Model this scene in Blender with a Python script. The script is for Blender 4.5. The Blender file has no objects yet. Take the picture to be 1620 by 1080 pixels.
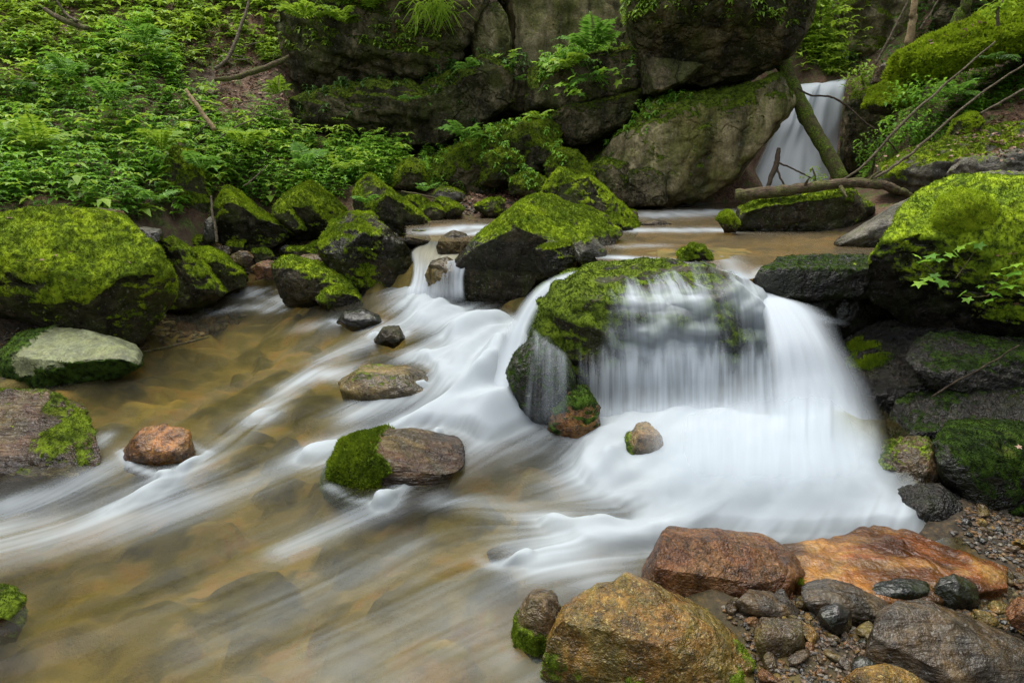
import bpy, math, random
import numpy as np

SC = bpy.context.scene
COL = SC.collection
R = math.radians

# ------------------------------------------------------------------ camera
PITCH = R(15.5)
CAM = np.array([0.0, 0.0, 1.7])
FPX = 1080.0
cd = bpy.data.cameras.new('camera')
cd.lens = 24.0
cd.sensor_width = 36.0
cd.clip_start = 0.05
cd.clip_end = 300
cam = bpy.data.objects.new('camera', cd)
COL.objects.link(cam)
cam.location = CAM.tolist()
cam.rotation_euler = (math.pi / 2 - PITCH, 0, 0)
SC.camera = cam

# ------------------------------------------------------------------ sky, sun, exposure
SUN_EL, SUN_AZ = R(76), R(-40)          # azimuth measured from +Y (view direction) to the right
w = bpy.data.worlds.new('World')
SC.world = w
w.use_nodes = True
nt = w.node_tree
nt.nodes.clear()
wo = nt.nodes.new('ShaderNodeOutputWorld')
bg = nt.nodes.new('ShaderNodeBackground')
sk = nt.nodes.new('ShaderNodeTexSky')
sk.sky_type = 'NISHITA'
sk.sun_disc = False
sk.sun_elevation = SUN_EL
sk.sun_rotation = SUN_AZ
sk.altitude = 600
sk.air_density = 1.0
sk.dust_density = 5.0
sk.ozone_density = 1.0
bg.inputs['Strength'].default_value = 0.105
hs = nt.nodes.new('ShaderNodeHueSaturation')      # overcast: the blue is veiled by cloud
hs.inputs['Saturation'].default_value = 0.35
nt.links.new(sk.outputs[0], hs.inputs['Color'])
nt.links.new(hs.outputs[0], bg.inputs['Color'])
nt.links.new(bg.outputs[0], wo.inputs['Surface'])

sd = bpy.data.lights.new('sun', 'SUN')
sd.energy = 1.5
sd.angle = R(60)
sd.color = (1.0, 0.95, 0.86)
sun = bpy.data.objects.new('sun', sd)
COL.objects.link(sun)
# direction the light comes from
_sx, _sy, _sz = math.sin(SUN_AZ) * math.cos(SUN_EL), math.cos(SUN_AZ) * math.cos(SUN_EL), math.sin(SUN_EL)
from mathutils import Vector
sun.rotation_euler = Vector((_sx, _sy, _sz)).to_track_quat('Z', 'Y').to_euler()
sun.location = (0, 0, 30)

SC.view_settings.view_transform = 'Standard'
SC.view_settings.look = 'None'
SC.view_settings.gamma = 1.0
SC.view_settings.use_curve_mapping = False
SC.view_settings.exposure = 1.38
SC.cycles.max_bounces = 5
SC.cycles.diffuse_bounces = 2
SC.cycles.glossy_bounces = 2
SC.cycles.transmission_bounces = 4
SC.cycles.transparent_max_bounces = 24
SC.cycles.caustics_reflective = False
SC.cycles.caustics_refractive = False
SC.cycles.use_denoising = True
SC.cycles.use_adaptive_sampling = True
SC.cycles.adaptive_threshold = 0.02

# ------------------------------------------------------------------ numeric helpers
rng = np.random.default_rng(7)
random.seed(7)
_CP, _SP = math.cos(PITCH), math.sin(PITCH)


def ray(px, py):
    a = (np.asarray(px, float) - 810) / FPX
    b = (540 - np.asarray(py, float)) / FPX
    return np.stack([a + 0 * b, _CP + b * _SP, -_SP + b * _CP], -1)


def P(px, py, Y):
    """the point seen at (px, py) of the 1620x1080 photograph that lies Y metres ahead"""
    d = ray(px, py)
    return CAM + d * (np.asarray(Y, float) / d[..., 1])[..., None]


def PZ(px, py, z):
    """the point seen at (px, py) at height z"""
    d = ray(px, py)
    return CAM + d * ((np.asarray(z, float) - CAM[2]) / d[..., 2])[..., None]


def _hash(ix, iy, iz, seed):
    h = (ix.astype(np.uint32) * np.uint32(374761393)) ^ (iy.astype(np.uint32) * np.uint32(668265263)) \
        ^ (iz.astype(np.uint32) * np.uint32(2147483647 - 1442695)) ^ np.uint32(seed * 2654435 + 12345)
    h = (h ^ (h >> np.uint32(13))) * np.uint32(1274126177)
    h = (h ^ (h >> np.uint32(16))) * np.uint32(2246822519)
    return h ^ (h >> np.uint32(13))


def noise(p, seed=0):
    """gradient noise, about -1..1"""
    p = np.asarray(p, np.float32)
    i = np.floor(p).astype(np.int64)
    f = p - i
    u = f * f * f * (f * (f * 6 - 15) + 10)
    out = 0
    for dx in (0, 1):
        wx = u[:, 0] if dx else 1 - u[:, 0]
        for dy in (0, 1):
            wy = u[:, 1] if dy else 1 - u[:, 1]
            for dz in (0, 1):
                wz = u[:, 2] if dz else 1 - u[:, 2]
                h = _hash(i[:, 0] + dx, i[:, 1] + dy, i[:, 2] + dz, seed)
                gx = (h & 1023).astype(np.float32) / 511.5 - 1
                gy = ((h >> np.uint32(10)) & 1023).astype(np.float32) / 511.5 - 1
                gz = ((h >> np.uint32(20)) & 1023).astype(np.float32) / 511.5 - 1
                out = out + wx * wy * wz * (gx * (f[:, 0] - dx) + gy * (f[:, 1] - dy) + gz * (f[:, 2] - dz))
    return out * 1.5


def fbm(p, octaves=4, seed=0, gain=0.5, lac=2.03, ridged=False):
    p = np.asarray(p, np.float32)
    a, s, t = 1.0, 0, 0.0
    for o in range(octaves):
        n = noise(p * lac ** o + 17.3 * o, seed + o)
        if ridged:
            n = 1 - 2 * np.abs(n)
        s = s + a * n
        t += a
        a *= gain
    return s / t


def sstep(a, b, x):
    t = np.clip((x - a) / (b - a), 0, 1)
    return t * t * (3 - 2 * t)


class RBF:
    """linear-kernel scattered interpolation"""
    def __init__(self, pts, val, smooth=0.0):
        self.p = np.asarray(pts, float)
        v = np.asarray(val, float)
        n = len(v)
        d = np.sqrt(((self.p[:, None] - self.p[None]) ** 2).sum(-1) + 0.0025)
        A = np.zeros((n + 1, n + 1))
        A[:n, :n] = d - np.eye(n) * smooth
        A[:n, n] = A[n, :n] = 1
        self.c = np.linalg.solve(A, np.append(v, 0))

    def __call__(self, q):
        q = np.asarray(q, float)
        out = np.empty(len(q))
        for k in range(0, len(q), 20000):
            s = q[k:k + 20000]
            d = np.sqrt(((s[:, None] - self.p[None]) ** 2).sum(-1) + 0.0025)
            out[k:k + 20000] = d @ self.c[:-1] + self.c[-1]
        return out


# ------------------------------------------------------------------ mesh and object helpers
def mk_mesh(name, V, F, attrs=None, smooth=True, mat=None):
    V = np.ascontiguousarray(V, np.float32)
    m = bpy.data.meshes.new(name)
    Fs = F if isinstance(F, (list, tuple)) else [F]
    Fs = [np.asarray(f, np.int32) for f in Fs if len(f)]
    m.vertices.add(len(V))
    m.vertices.foreach_set('co', V.ravel())
    nl = sum(f.size for f in Fs)
    nf = sum(len(f) for f in Fs)
    m.loops.add(nl)
    m.polygons.add(nf)
    if nf:
        m.loops.foreach_set('vertex_index', np.concatenate([f.ravel() for f in Fs]))
        st, tot, o = [], [], 0
        for f in Fs:
            k = f.shape[1]
            st.append(o + np.arange(len(f)) * k)
            tot.append(np.full(len(f), k))
            o += f.size
        m.polygons.foreach_set('loop_start', np.concatenate(st).astype(np.int32))
        m.polygons.foreach_set('use_smooth', np.full(nf, bool(smooth)))
    m.update(calc_edges=True)
    for k, v in (attrs or {}).items():
        v = np.asarray(v, np.float32)
        if v.ndim == 1:
            a = m.attributes.new(k, 'FLOAT', 'POINT')
            a.data.foreach_set('value', v)
        else:
            a = m.attributes.new(k, 'FLOAT_VECTOR', 'POINT')
            a.data.foreach_set('vector', v.ravel())
    if mat is not None:
        m.materials.append(mat)
    return m


def mk_obj(name, mesh, parent=None, label=None, cat=None, group=None, kind=None):
    o = bpy.data.objects.new(name, mesh)
    COL.objects.link(o)
    if parent is not None:
        o.parent = parent
    for k, v in (('label', label), ('category', cat), ('group', group), ('kind', kind)):
        if v:
            o[k] = v
    return o


def vnormals(V, F):
    n = np.zeros_like(V)
    if F.shape[1] == 4:
        fn = np.cross(V[F[:, 2]] - V[F[:, 0]], V[F[:, 3]] - V[F[:, 1]])
    else:
        fn = np.cross(V[F[:, 1]] - V[F[:, 0]], V[F[:, 2]] - V[F[:, 0]])
    for k in range(F.shape[1]):
        for c in range(3):
            n[:, c] += np.bincount(F[:, k], fn[:, c], len(V))
    return n / np.maximum(np.linalg.norm(n, axis=1, keepdims=True), 1e-9)


_cs = {}


def cube_sphere(n):
    """unit cube-sphere, n quads to an edge; shared edge vertices"""
    if n in _cs:
        return _cs[n]
    t = np.tan(np.linspace(-math.pi / 4, math.pi / 4, n + 1))
    V, F = [], []
    g1, g2 = np.meshgrid(t, t, indexing='ij')
    one = np.ones_like(g1)
    faces = [(one, g1, g2), (-one, g2, g1), (g2, one, g1), (g1, -one, g2), (g1, g2, one), (g2, g1, -one)]
    idx = np.arange((n + 1) ** 2).reshape(n + 1, n + 1)
    q = np.stack([idx[:-1, :-1], idx[1:, :-1], idx[1:, 1:], idx[:-1, 1:]], -1).reshape(-1, 4)
    for k, f in enumerate(faces):
        V.append(np.stack([c.ravel() for c in f], -1))
        F.append(q + k * (n + 1) ** 2)
    V = np.concatenate(V)
    F = np.concatenate(F)
    V /= np.linalg.norm(V, axis=1, keepdims=True)
    key = np.round(V * 1e5).astype(np.int64)
    _, first, inv = np.unique(key, axis=0, return_index=True, return_inverse=True)
    V = V[first]
    F = inv.ravel()[F]
    # outward winding
    c = V[F].mean(1)
    fn = np.cross(V[F[:, 2]] - V[F[:, 0]], V[F[:, 3]] - V[F[:, 1]])
    bad = (fn * c).sum(1) < 0
    F[bad] = F[bad][:, ::-1]
    _cs[n] = (V, F)
    return _cs[n]


# ------------------------------------------------------------------ node helpers
class N:
    def __init__(self, name):
        self.m = bpy.data.materials.new(name)
        self.m.use_nodes = True
        self.t = self.m.node_tree
        self.t.nodes.clear()
        self.out = self.t.nodes.new('ShaderNodeOutputMaterial')

    def n(self, typ, **kw):
        nd = self.t.nodes.new(typ)
        for k, v in kw.items():
            if k in ('inp',):
                for a, b in v.items():
                    self.set(nd, a, b)
            else:
                setattr(nd, k, v)
        return nd

    def set(self, nd, key, v):
        s = nd.inputs[key]
        if hasattr(v, 'links') or isinstance(v, bpy.types.NodeSocket):
            self.t.links.new(v, s)
        else:
            s.default_value = v

    def attr(self, name):
        return self.n('ShaderNodeAttribute', attribute_name=name).outputs['Fac']

    def obj(self):
        return self.n('ShaderNodeNewGeometry').outputs['Position']

    def local(self):
        return self.n('ShaderNodeTexCoord').outputs['Object']

    def noise(self, vec, scale, detail=4, rough=0.55, dist=0.0):
        return self.n('ShaderNodeTexNoise', inp={'Vector': vec, 'Scale': scale, 'Detail': detail, 'Roughness': rough,
                                                'Distortion': dist}).outputs['Fac']

    def vor(self, vec, scale, feature='F1', out='Distance'):
        return self.n('ShaderNodeTexVoronoi', feature=feature, inp={'Vector': vec, 'Scale': scale}).outputs[out]

    def math(self, op, a, b=0.0, c=0.0, clamp=False):
        return self.n('ShaderNodeMath', operation=op, use_clamp=clamp, inp={0: a, 1: b, 2: c}).outputs[0]

    def ramp(self, x, a, b, lo=0.0, hi=1.0):
        return self.n('ShaderNodeMapRange', interpolation_type='SMOOTHSTEP',
                      inp={'Value': x, 'From Min': a, 'From Max': b, 'To Min': lo, 'To Max': hi}).outputs[0]

    def mix(self, f, a, b):
        nd = self.n('ShaderNodeMix', data_type='RGBA')
        for s in nd.inputs:
            if s.name == 'Factor' and s.type == 'VALUE':
                self.set(nd, [k for k, q in enumerate(nd.inputs) if q == s][0], f)
                break
        ia = [k for k, q in enumerate(nd.inputs) if q.name == 'A' and q.type == 'RGBA'][0]
        ib = [k for k, q in enumerate(nd.inputs) if q.name == 'B' and q.type == 'RGBA'][0]
        self.set(nd, ia, self.c(a))
        self.set(nd, ib, self.c(b))
        return [q for q in nd.outputs if q.type == 'RGBA'][0]

    @staticmethod
    def c(v):
        return (*v, 1.0) if isinstance(v, (tuple, list)) and len(v) == 3 else v

    def vmul(self, v, s):
        return self.n('ShaderNodeVectorMath', operation='MULTIPLY', inp={0: v, 1: s}).outputs[0]

    def comb(self, x, y, z):
        return self.n('ShaderNodeCombineXYZ', inp={0: x, 1: y, 2: z}).outputs[0]

    def bump(self, h, strength, dist, normal=None):
        d = {'Height': h, 'Strength': strength, 'Distance': dist}
        if normal is not None:
            d['Normal'] = normal
        return self.n('ShaderNodeBump', inp=d).outputs[0]

    def done(self, shader):
        self.t.links.new(shader, self.out.inputs['Surface'])
        return self.m


MOSS_BRIGHT, MOSS_MID, MOSS_DARK = (0.31, 0.42, 0.020), (0.14, 0.215, 0.014), (0.034, 0.054, 0.007)


def rock_material(name, c1, c2, c3, rough=0.75, bump=1.0, scale=1.0, moss=(MOSS_BRIGHT, MOSS_MID, MOSS_DARK),
                  strata=None, speck=(0.35, 0.34, 0.30), speck_amt=0.25, spec=0.4, algae=0.5, algae_col=(0.06, 0.075, 0.014), stain=.55, crack=0.0, streak=(5, 5, 1.3)):
    s = N(name)
    p = s.obj()
    n1 = s.noise(p, 2.4 * scale, 4, 0.62, 0.6)
    n2 = s.noise(p, 9.0 * scale, 5, 0.68)
    n3 = s.noise(p, 70.0 * scale, 2, 0.65)
    n4 = s.noise(s.vmul(p, strata), 1.0, 4, 0.62, 0.9) if strata else s.noise(p, 21 * scale, 3, .65, .5)
    col = s.mix(s.ramp(n1, 0.38, 0.62), c1, c2)
    col = s.mix(s.ramp(n4, 0.44, 0.64), col, c3)
    # green-brown film of algae, dark run-down stains
    al = s.ramp(s.noise(s.vmul(p, (1.0, 1.0, .55)), 4.2 * scale, 4, .68, .8), .44, .60)
    col = s.mix(s.math('MULTIPLY', al, algae), col, algae_col)
    stn = s.ramp(s.noise(s.vmul(p, streak), 1.0 * scale, 3, .65, .6), .36, .60, 1 - stain, 1.12)
    grain = s.ramp(n2, 0.28, 0.60, 0.62, 1.18)
    fine = s.ramp(n3, 0.3, 0.7, 0.75, 1.2)
    k = s.math('MULTIPLY', s.math('MULTIPLY', stn, grain), fine)
    col = s.n('ShaderNodeVectorMath', operation='SCALE', inp={0: col, 'Scale': k}).outputs[0]
    sp = s.math('MULTIPLY', s.ramp(s.noise(p, 38 * scale, 2, .7), 0.60, 0.70), speck_amt)
    col = s.mix(sp, col, speck)
    wb = s.attr('wetband')
    col = s.n('ShaderNodeVectorMath', operation='SCALE', inp={0: col, 'Scale': s.ramp(wb, 0, 1, 1.0, .42)}).outputs[0]
    ma = s.attr('moss')
    mn = s.noise(p, 26, 3, 0.7)
    mm = s.ramp(s.math('ADD', ma, s.math('MULTIPLY', s.math('SUBTRACT', mn, 0.5), 1.5)), 0.34, 0.62)
    mcol = s.mix(s.ramp(s.noise(p, 5.5, 3, 0.65), 0.38, 0.64), moss[1], moss[0])
    mcol = s.mix(s.math('MULTIPLY', s.ramp(s.noise(p, 2.1, 3, .6, .5), .46, .62), .65), mcol, moss[1])
    mcol = s.mix(s.math('MULTIPLY', s.ramp(s.noise(p, 3.6, 4, .7, .4), .58, .70), .35), mcol, (0.13, 0.11, 0.022))
    mcol = s.mix(s.ramp(s.noise(p, 22, 4, 0.75), 0.36, 0.58), moss[2], mcol)
    colf = s.mix(mm, col, mcol)
    h = s.math('ADD', s.math('MULTIPLY', n2, 0.9), s.math('MULTIPLY', n3, 0.10))
    h = s.math('ADD', h, s.math('MULTIPLY', n4, 0.55))
    if crack:
        cr_ = s.vor(s.n('ShaderNodeVectorMath', operation='ADD', inp={0: s.vmul(p, (scale, scale, scale * .6)),
                   1: s.vmul(s.n('ShaderNodeTexNoise', inp={'Vector': p, 'Scale': 3.0, 'Detail': 4}).outputs['Color'], (0.5, 0.5, 0.5))}).outputs[0], 1.7, 'DISTANCE_TO_EDGE')
        h = s.math('ADD', h, s.math('MULTIPLY', s.ramp(cr_, 0.0, 0.05), crack))
    hm = s.math('MULTIPLY', s.noise(p, 95, 3, 0.75), 0.9)
    hh = s.n('ShaderNodeMix', data_type='FLOAT', inp={0: mm, 2: h, 3: hm}).outputs[0]
    nb = s.bump(hh, 0.7 * bump, 0.06)
    rgh = s.ramp(n2, 0.3, 0.7, rough - 0.14, min(1, rough + 0.12))
    rgh = s.n('ShaderNodeMix', data_type='FLOAT', inp={0: wb, 2: rgh, 3: 0.14}).outputs[0]
    rgh = s.n('ShaderNodeMix', data_type='FLOAT', inp={0: mm, 2: rgh, 3: 0.95}).outputs[0]
    b = s.n('ShaderNodeBsdfPrincipled', inp={'Base Color': colf, 'Roughness': rgh, 'Normal': nb,
                                            'Specular IOR Level': s.n('ShaderNodeMix', data_type='FLOAT', inp={0: mm, 2: spec, 3: 0.08}).outputs[0]})
    return s.done(b.outputs[0])


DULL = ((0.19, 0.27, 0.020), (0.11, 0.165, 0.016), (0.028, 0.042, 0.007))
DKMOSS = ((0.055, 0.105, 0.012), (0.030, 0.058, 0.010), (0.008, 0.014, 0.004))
MAT = {}
MAT['mossy'] = rock_material('mossy stone', (0.0560, 0.0490, 0.0280), (0.0805, 0.0700, 0.0434), (0.0315, 0.0294, 0.0140), 0.8, algae=.75, algae_col=(.04, .05, .009), spec=.15)
MAT['damp'] = rock_material('damp dark stone', (0.0341, 0.0267, 0.0136), (0.0496, 0.0397, 0.0198), (0.0186, 0.0161, 0.0068), 0.6, algae=.8, algae_col=(.026, .031, .007), spec=.2)
MAT['dampmoss'] = rock_material('damp stone with dull moss', (0.0341, 0.0267, 0.0136), (0.0496, 0.0397, 0.0198), (0.0186, 0.0161, 0.0068), 0.6, algae=.8, algae_col=(.026, .031, .007), spec=.2, moss=DULL)
MAT['blackwet'] = rock_material('black wet stone', (0.0108, 0.0090, 0.0066), (0.0192, 0.0156, 0.0108), (0.0060, 0.0054, 0.0042), 0.28, 0.6,
                                speck_amt=0.05, algae=.5, algae_col=(0.018, 0.026, 0.006), spec=.5)
MAT['blackmoss'] = rock_material('black stone with dark moss', (0.0108, 0.0090, 0.0066), (0.0192, 0.0156, 0.0108), (0.0060, 0.0054, 0.0042), 0.35, 1.2,
                                 speck_amt=0.05, moss=DKMOSS, algae=.6, algae_col=(0.018, 0.026, 0.006), spec=.5)
MAT['wetglint'] = rock_material('black rock under a water film', (0.015, 0.012, 0.009), (0.026, 0.021, 0.014), (0.009, 0.008, 0.006), 0.2, 1.3, 1.6,
                                speck_amt=0.0, algae=.5, algae_col=(0.016, 0.021, 0.005), spec=.45, moss=DKMOSS)
MAT['freshmoss'] = rock_material('fresh moss cushion', (0.08, 0.07, 0.04), (0.11, 0.10, 0.06), (0.045, 0.042, 0.02), .9,
                                 moss=((0.33, 0.42, 0.022), (0.25, 0.34, 0.018), (0.10, 0.15, 0.010)))
MAT['pale'] = rock_material('pale green stone', (0.1637, 0.1792, 0.0992), (0.1389, 0.1568, 0.0794), (0.0992, 0.1120, 0.0546), 0.75, 0.5, algae=.3, algae_col=(.16, .17, .05), stain=.3, moss=DKMOSS)
MAT['golden'] = rock_material('golden wet stone', (0.1599, 0.0799, 0.0145), (0.2064, 0.1161, 0.0216), (0.0929, 0.0619, 0.0207), 0.24, 0.9, 1.8,
                              speck=(0.46, 0.36, 0.13), speck_amt=0.6, spec=0.36, algae=.55, algae_col=(.11, .10, .022), moss=DULL, stain=.45)
MAT['redbrown'] = rock_material('red brown stone', (0.1140, 0.0441, 0.0135), (0.1400, 0.0648, 0.0217), (0.0570, 0.0217, 0.0083), 0.24, 1.0, 1.6,
                                speck=(0.36, 0.18, 0.09), speck_amt=0.5, spec=0.36, algae=.35, algae_col=(.13, .075, .02), moss=DULL)
MAT['orange'] = rock_material('orange wet slab stone', (0.2890, 0.1264, 0.0217), (0.2312, 0.1300, 0.0325), (0.1662, 0.0506, 0.0101), 0.22, 0.9, 1.0,
                              strata=(3, 6, 5), speck_amt=0.15, spec=0.36, algae=.6, algae_col=(.14, .05, .012), moss=DULL, stain=.55, streak=(3, 4, 4), crack=.25)
MAT['rust'] = rock_material('rusty orange stone', (0.2550, 0.1020, 0.0204), (0.3060, 0.1487, 0.0298), (0.1105, 0.0425, 0.0136), 0.22, 0.8, 1.6,
                            speck=(0.42, 0.22, 0.08), speck_amt=0.5, spec=0.5, algae=.35, algae_col=(.12, .085, .02), moss=DKMOSS)
MAT['slate'] = rock_material('grey brown slate', (0.0469, 0.0410, 0.0312), (0.0664, 0.0547, 0.0371), (0.0351, 0.0215, 0.0098), 0.22, 0.8, 1.6,
                             strata=(4, 22, 22), spec=0.36, algae=.45, algae_col=(.10, .06, .018))
MAT['strata'] = rock_material('layered brown stone', (0.0910, 0.0503, 0.0219), (0.0634, 0.0365, 0.0146), (0.0475, 0.0183, 0.0059), 0.32, 1.2, 1.0,
                              strata=(4, 30, 40), moss=DULL, algae=.45, algae_col=(.10, .085, .02), streak=(2, 9, 14))
MAT['brown'] = rock_material('brown stone', (0.0952, 0.0588, 0.0235), (0.0728, 0.0504, 0.0252), (0.0448, 0.0280, 0.0112), 0.24, 0.8, 1.5, spec=0.36, moss=DULL, algae_col=(.09, .075, .018))
MAT['grey'] = rock_material('grey stone', (0.1466, 0.1339, 0.1051), (0.1084, 0.1020, 0.0797), (0.0701, 0.0638, 0.0446), 0.7, 1.2, algae=.4, algae_col=(.09, .09, .03))
MAT['cliff'] = rock_material('dark cliff stone', (0.0939, 0.0751, 0.0399), (0.1381, 0.1160, 0.0663), (0.0498, 0.0442, 0.0189), 0.75, 1.6, 0.6,
                             moss=DULL, speck_amt=0.2, algae=.75, algae_col=(0.042, 0.052, 0.010), stain=.7, crack=.5, spec=.15)
MAT['cliffpale'] = rock_material('pale cliff stone', (0.2030, 0.1702, 0.0890), (0.2749, 0.2356, 0.1309), (0.1244, 0.1074, 0.0393), 0.7, 1.3, 0.6,
                                 moss=DULL, speck_amt=0.2, strata=(1.5, 1.5, 0.6), algae=.7, algae_col=(0.10, 0.11, 0.022), stain=.6, crack=.35, spec=.15)
MAT['submerged'] = rock_material('ochre submerged stone', (0.1530, 0.1052, 0.0350), (0.1211, 0.0861, 0.0319), (0.0701, 0.0510, 0.0191), 0.35, 0.9, 1.0,
                                 strata=(3, 12, 8), moss=DULL, algae_col=(.12, .10, .022))
# ------------------------------------------------------------------ water levels (pixel x, pixel y, height)
WPTS = [(-250, 1080, -.10), (0, 1080, -.06), (400, 1080, -.06), (800, 1080, -.04), (0, 850, -.05), (-200, 860, -.08), (0, 780, -.02),
        (200, 760, 0.), (150, 640, .08), (300, 560, .12), (260, 600, .10), (230, 560, .12), (400, 700, .03), (500, 900, -.03),
        (650, 900, 0.), (800, 850, .0), (700, 760, .03), (900, 800, .02), (880, 720, .06), (560, 640, .13), (480, 560, .16),
        (400, 500, .2), (450, 465, .3), (400, 480, .24), (380, 455, .33), (650, 540, .30), (760, 600, .27), (780, 660, .17),
        (620, 500, .37), (700, 500, .40), (760, 490, .42), (660, 465, .45), (800, 540, .33), (600, 470, .42), (540, 495, .33),
        (1050, 720, .10), (1200, 720, .14), (1330, 720, .13), (1250, 780, .06), (1080, 830, .0), (1000, 860, -.01),
        (1400, 790, .05), (1430, 830, .03), (950, 670, .10), (1120, 670, .14), (1000, 655, .13), (900, 940, -.02), (250, 650, .07),
        (600, 720, .06), (350, 800, -.01), (200, 950, -.05), (640, 690, .10), (600, 800, .015), (640, 600, .22), (540, 600, .13),
        (250, 800, -.02)]
_wp = np.array(WPTS, float)
zpx = RBF(_wp[:, :2] / 300.0, _wp[:, 2])


def wpt(px, py):
    """world point on the lower stream seen at a pixel"""
    px, py = np.atleast_1d(np.asarray(px, float)), np.atleast_1d(np.asarray(py, float))
    return PZ(px, py, zpx(np.stack([px, py], -1) / 300.0))


_ww = PZ(_wp[:, 0], _wp[:, 1], _wp[:, 2])
_extra = np.array([[-4.5, 1.5, -.14], [-3.5, 0.2, -.18], [0, 0.3, -.12], [-1.5, -1, -.2], [-4, 3.0, -.1]])
_ww = np.concatenate([_ww, _extra])
water_level = RBF(_ww[:, :2], _ww[:, 2])
POOL_Z = 0.93

# ------------------------------------------------------------------ terrain
TP = []                                     # world points


def tp(px, py, Y):
    TP.append(P(px, py, Y))


for q, (qx, qy, _) in zip(_ww, WPTS + [(0, 0, 0)] * 9):
    if qx < 1390:
        TP.append(q - [0, 0, .24])
for qx, qy, qz in [(1440, 800, .06), (1475, 845, .03), (1430, 745, .12), (1500, 800, .09)]:
    TP.append(PZ(qx, qy, qz))
# upper pool bed
for a in [(700, 372), (760, 366), (960, 395), (1000, 420), (1100, 420), (1180, 418), (1250, 405), (1330, 395), (1060, 370), (1130, 350), (1040, 340), (1200, 385)]:
    q = PZ(a[0], a[1], POOL_Z)
    TP.append(q - [0, 0, .10])
for a in [(1230, 312, 10.0), (1150, 318, 9.8)]:
    TP.append(P(*a) - [0, 0, .1])
# left bank and slope
for a in [(120, 600, 4.75), (0, 580, 4.9), (-120, 620, 4.6), (60, 500, 5.6), (270, 490, 6.6), (350, 450, 7.3), (360, 400, 7.5), (440, 410, 7.5),
          (500, 400, 7.3), (430, 380, 7.9), (480, 380, 8.0), (200, 350, 6.7), (80, 340, 6.6), (0, 320, 6.6), (0, 200, 8.6), (0, 100, 10), (0, 0, 11.5),
          (150, 200, 8.7), (150, 100, 10.2), (150, 0, 11.8), (300, 300, 7.8), (300, 200, 9.), (300, 100, 10.5), (300, 0, 12), (450, 330, 8.2),
          (450, 250, 9), (450, 120, 10.7), (450, 0, 12.2), (560, 300, 8.6), (600, 345, 8.0), (700, 325, 8.6), (620, 265, 9.2), (740, 330, 8.5),
          (800, 320, 8.8), (850, 300, 9.4), (900, 300, 9.6), (700, 260, 9.7), (-200, 300, 6.6), (-200, 150, 8.6), (-300, 0, 10.5), (-250, 480, 5.2),
          (640, 380, 7.4), (580, 420, 6.9), (540, 460, 6.6)]:
    tp(*a)
# behind and below the cliff
for a in [(560, 200, 11.3), (560, 100, 11.6), (560, -40, 12.2), (700, 200, 11.2), (700, 100, 11.5), (700, -40, 12), (850, 190, 10.9), (850, 100, 11.3),
          (850, -60, 11.8), (1000, 230, 10.6), (1000, 100, 11.0), (1000, -60, 11.6), (1120, 300, 10.4), (1120, 100, 11.0), (1120, -60, 11.6),
          (1215, 305, 11.0), (1215, 120, 11.8), (1215, -60, 12.6)]:
    tp(*a)
# waterfall notch and far slope
for a in [(1270, 300, 11.15), (1295, 135, 11.5), (1295, 118, 12.4), (1290, 60, 14), (1290, -20, 16), (1370, 120, 12.2), (1400, 60, 13.2), (1400, -40, 14.2),
          (1345, 270, 10.7), (1360, 190, 11.0), (1480, 40, 12), (1480, -60, 13), (1450, 170, 10.3), (1450, 240, 9.2), (1380, 285, 9.2), (1560, 60, 10.8),
          (1600, 150, 9.3), (1520, 190, 9.0), (1600, 215, 8.2), (1500, 270, 8.0), (1420, 310, 7.7), (1330, 330, 7.9), (1240, 345, 8.2), (1620, 290, 6.9),
          (1750, 250, 7), (1800, 100, 8.5), (1900, -50, 10), (1400, 345, 6.8)]:
    tp(*a)
# right bank under the boulders
for a in [(1560, 800, 3.05), (1620, 850, 2.8), (1600, 900, 2.55), (1500, 900, 2.55), (1300, 900, 2.55), (1300, 960, 2.25), (1450, 960, 2.25),
          (1250, 1010, 2.03), (1350, 1060, 1.88), (1500, 1060, 1.88), (1620, 1000, 2.15), (1650, 1080, 1.85),
          (1100, 930, 2.3), (1200, 905, 2.5), (1400, 870, 2.7)]:
    tp(*a)
for a in [(1330, 440, 5.0), (1420, 460, 4.9), (1330, 500, 4.9), (1450, 560, 4.5), (1380, 600, 4.3), (1560, 600, 4.2), (1500, 700, 3.65), (1400, 690, 3.85), (1620, 700, 3.6)]:
    TP.append(P(*a) - [0, 0, .45])
for a in [(1000, 1000, 2.05), (900, 1040, 1.86), (1200, 1080, 1.82), (1050, 1080, 1.7), (950, 1080, 1.7)]:
    TP.append(P(*a) - [0, 0, .16])
TP += [np.array(a, float) for a in [
    (4.6, 4.2, 1.3), (4.0, 2.8, .75), (6, 3, 2.2), (3.0, 2.2, .3), (2.2, 1.2, .15), (6, 6, 2.6), (9, 5, 4.5), (9, 9, 5), (12, 12, 7), (0, -4, .5), (-3, -4, .4), (3, -3, .9), (1.2, .6, 0),
    (-5.2, 4.6, .9), (-7, 5, 1.8), (-9, 8, 3.2), (-7, 1, .9), (-7, -3, 1.4), (-12, 6, 5), (-12, 12, 6.5), (-6, 13.5, 5.2), (-2, 14, 6), (2, 14.5, 6.0), (5, 16, 6.0),
    (-8, 18, 9), (0, 19, 10), (8, 19, 9.5), (14, 18, 10), (7, -3, 2.5)]]
TP = np.array(TP)
terrain_rbf = RBF(TP[:, :2], TP[:, 2], smooth=0.03)


def terrain_z(xy):
    xy = np.asarray(xy, float)
    z = terrain_rbf(xy)
    p3 = np.concatenate([xy, np.zeros((len(xy), 1))], 1)
    far = sstep(6.0, 9.0, xy[:, 1])
    z = z + fbm(p3 * 1.3, 4, 3) * (0.05 + 0.22 * far)
    z = z + fbm(p3 * 7.0, 3, 9) * 0.03
    return z


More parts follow.
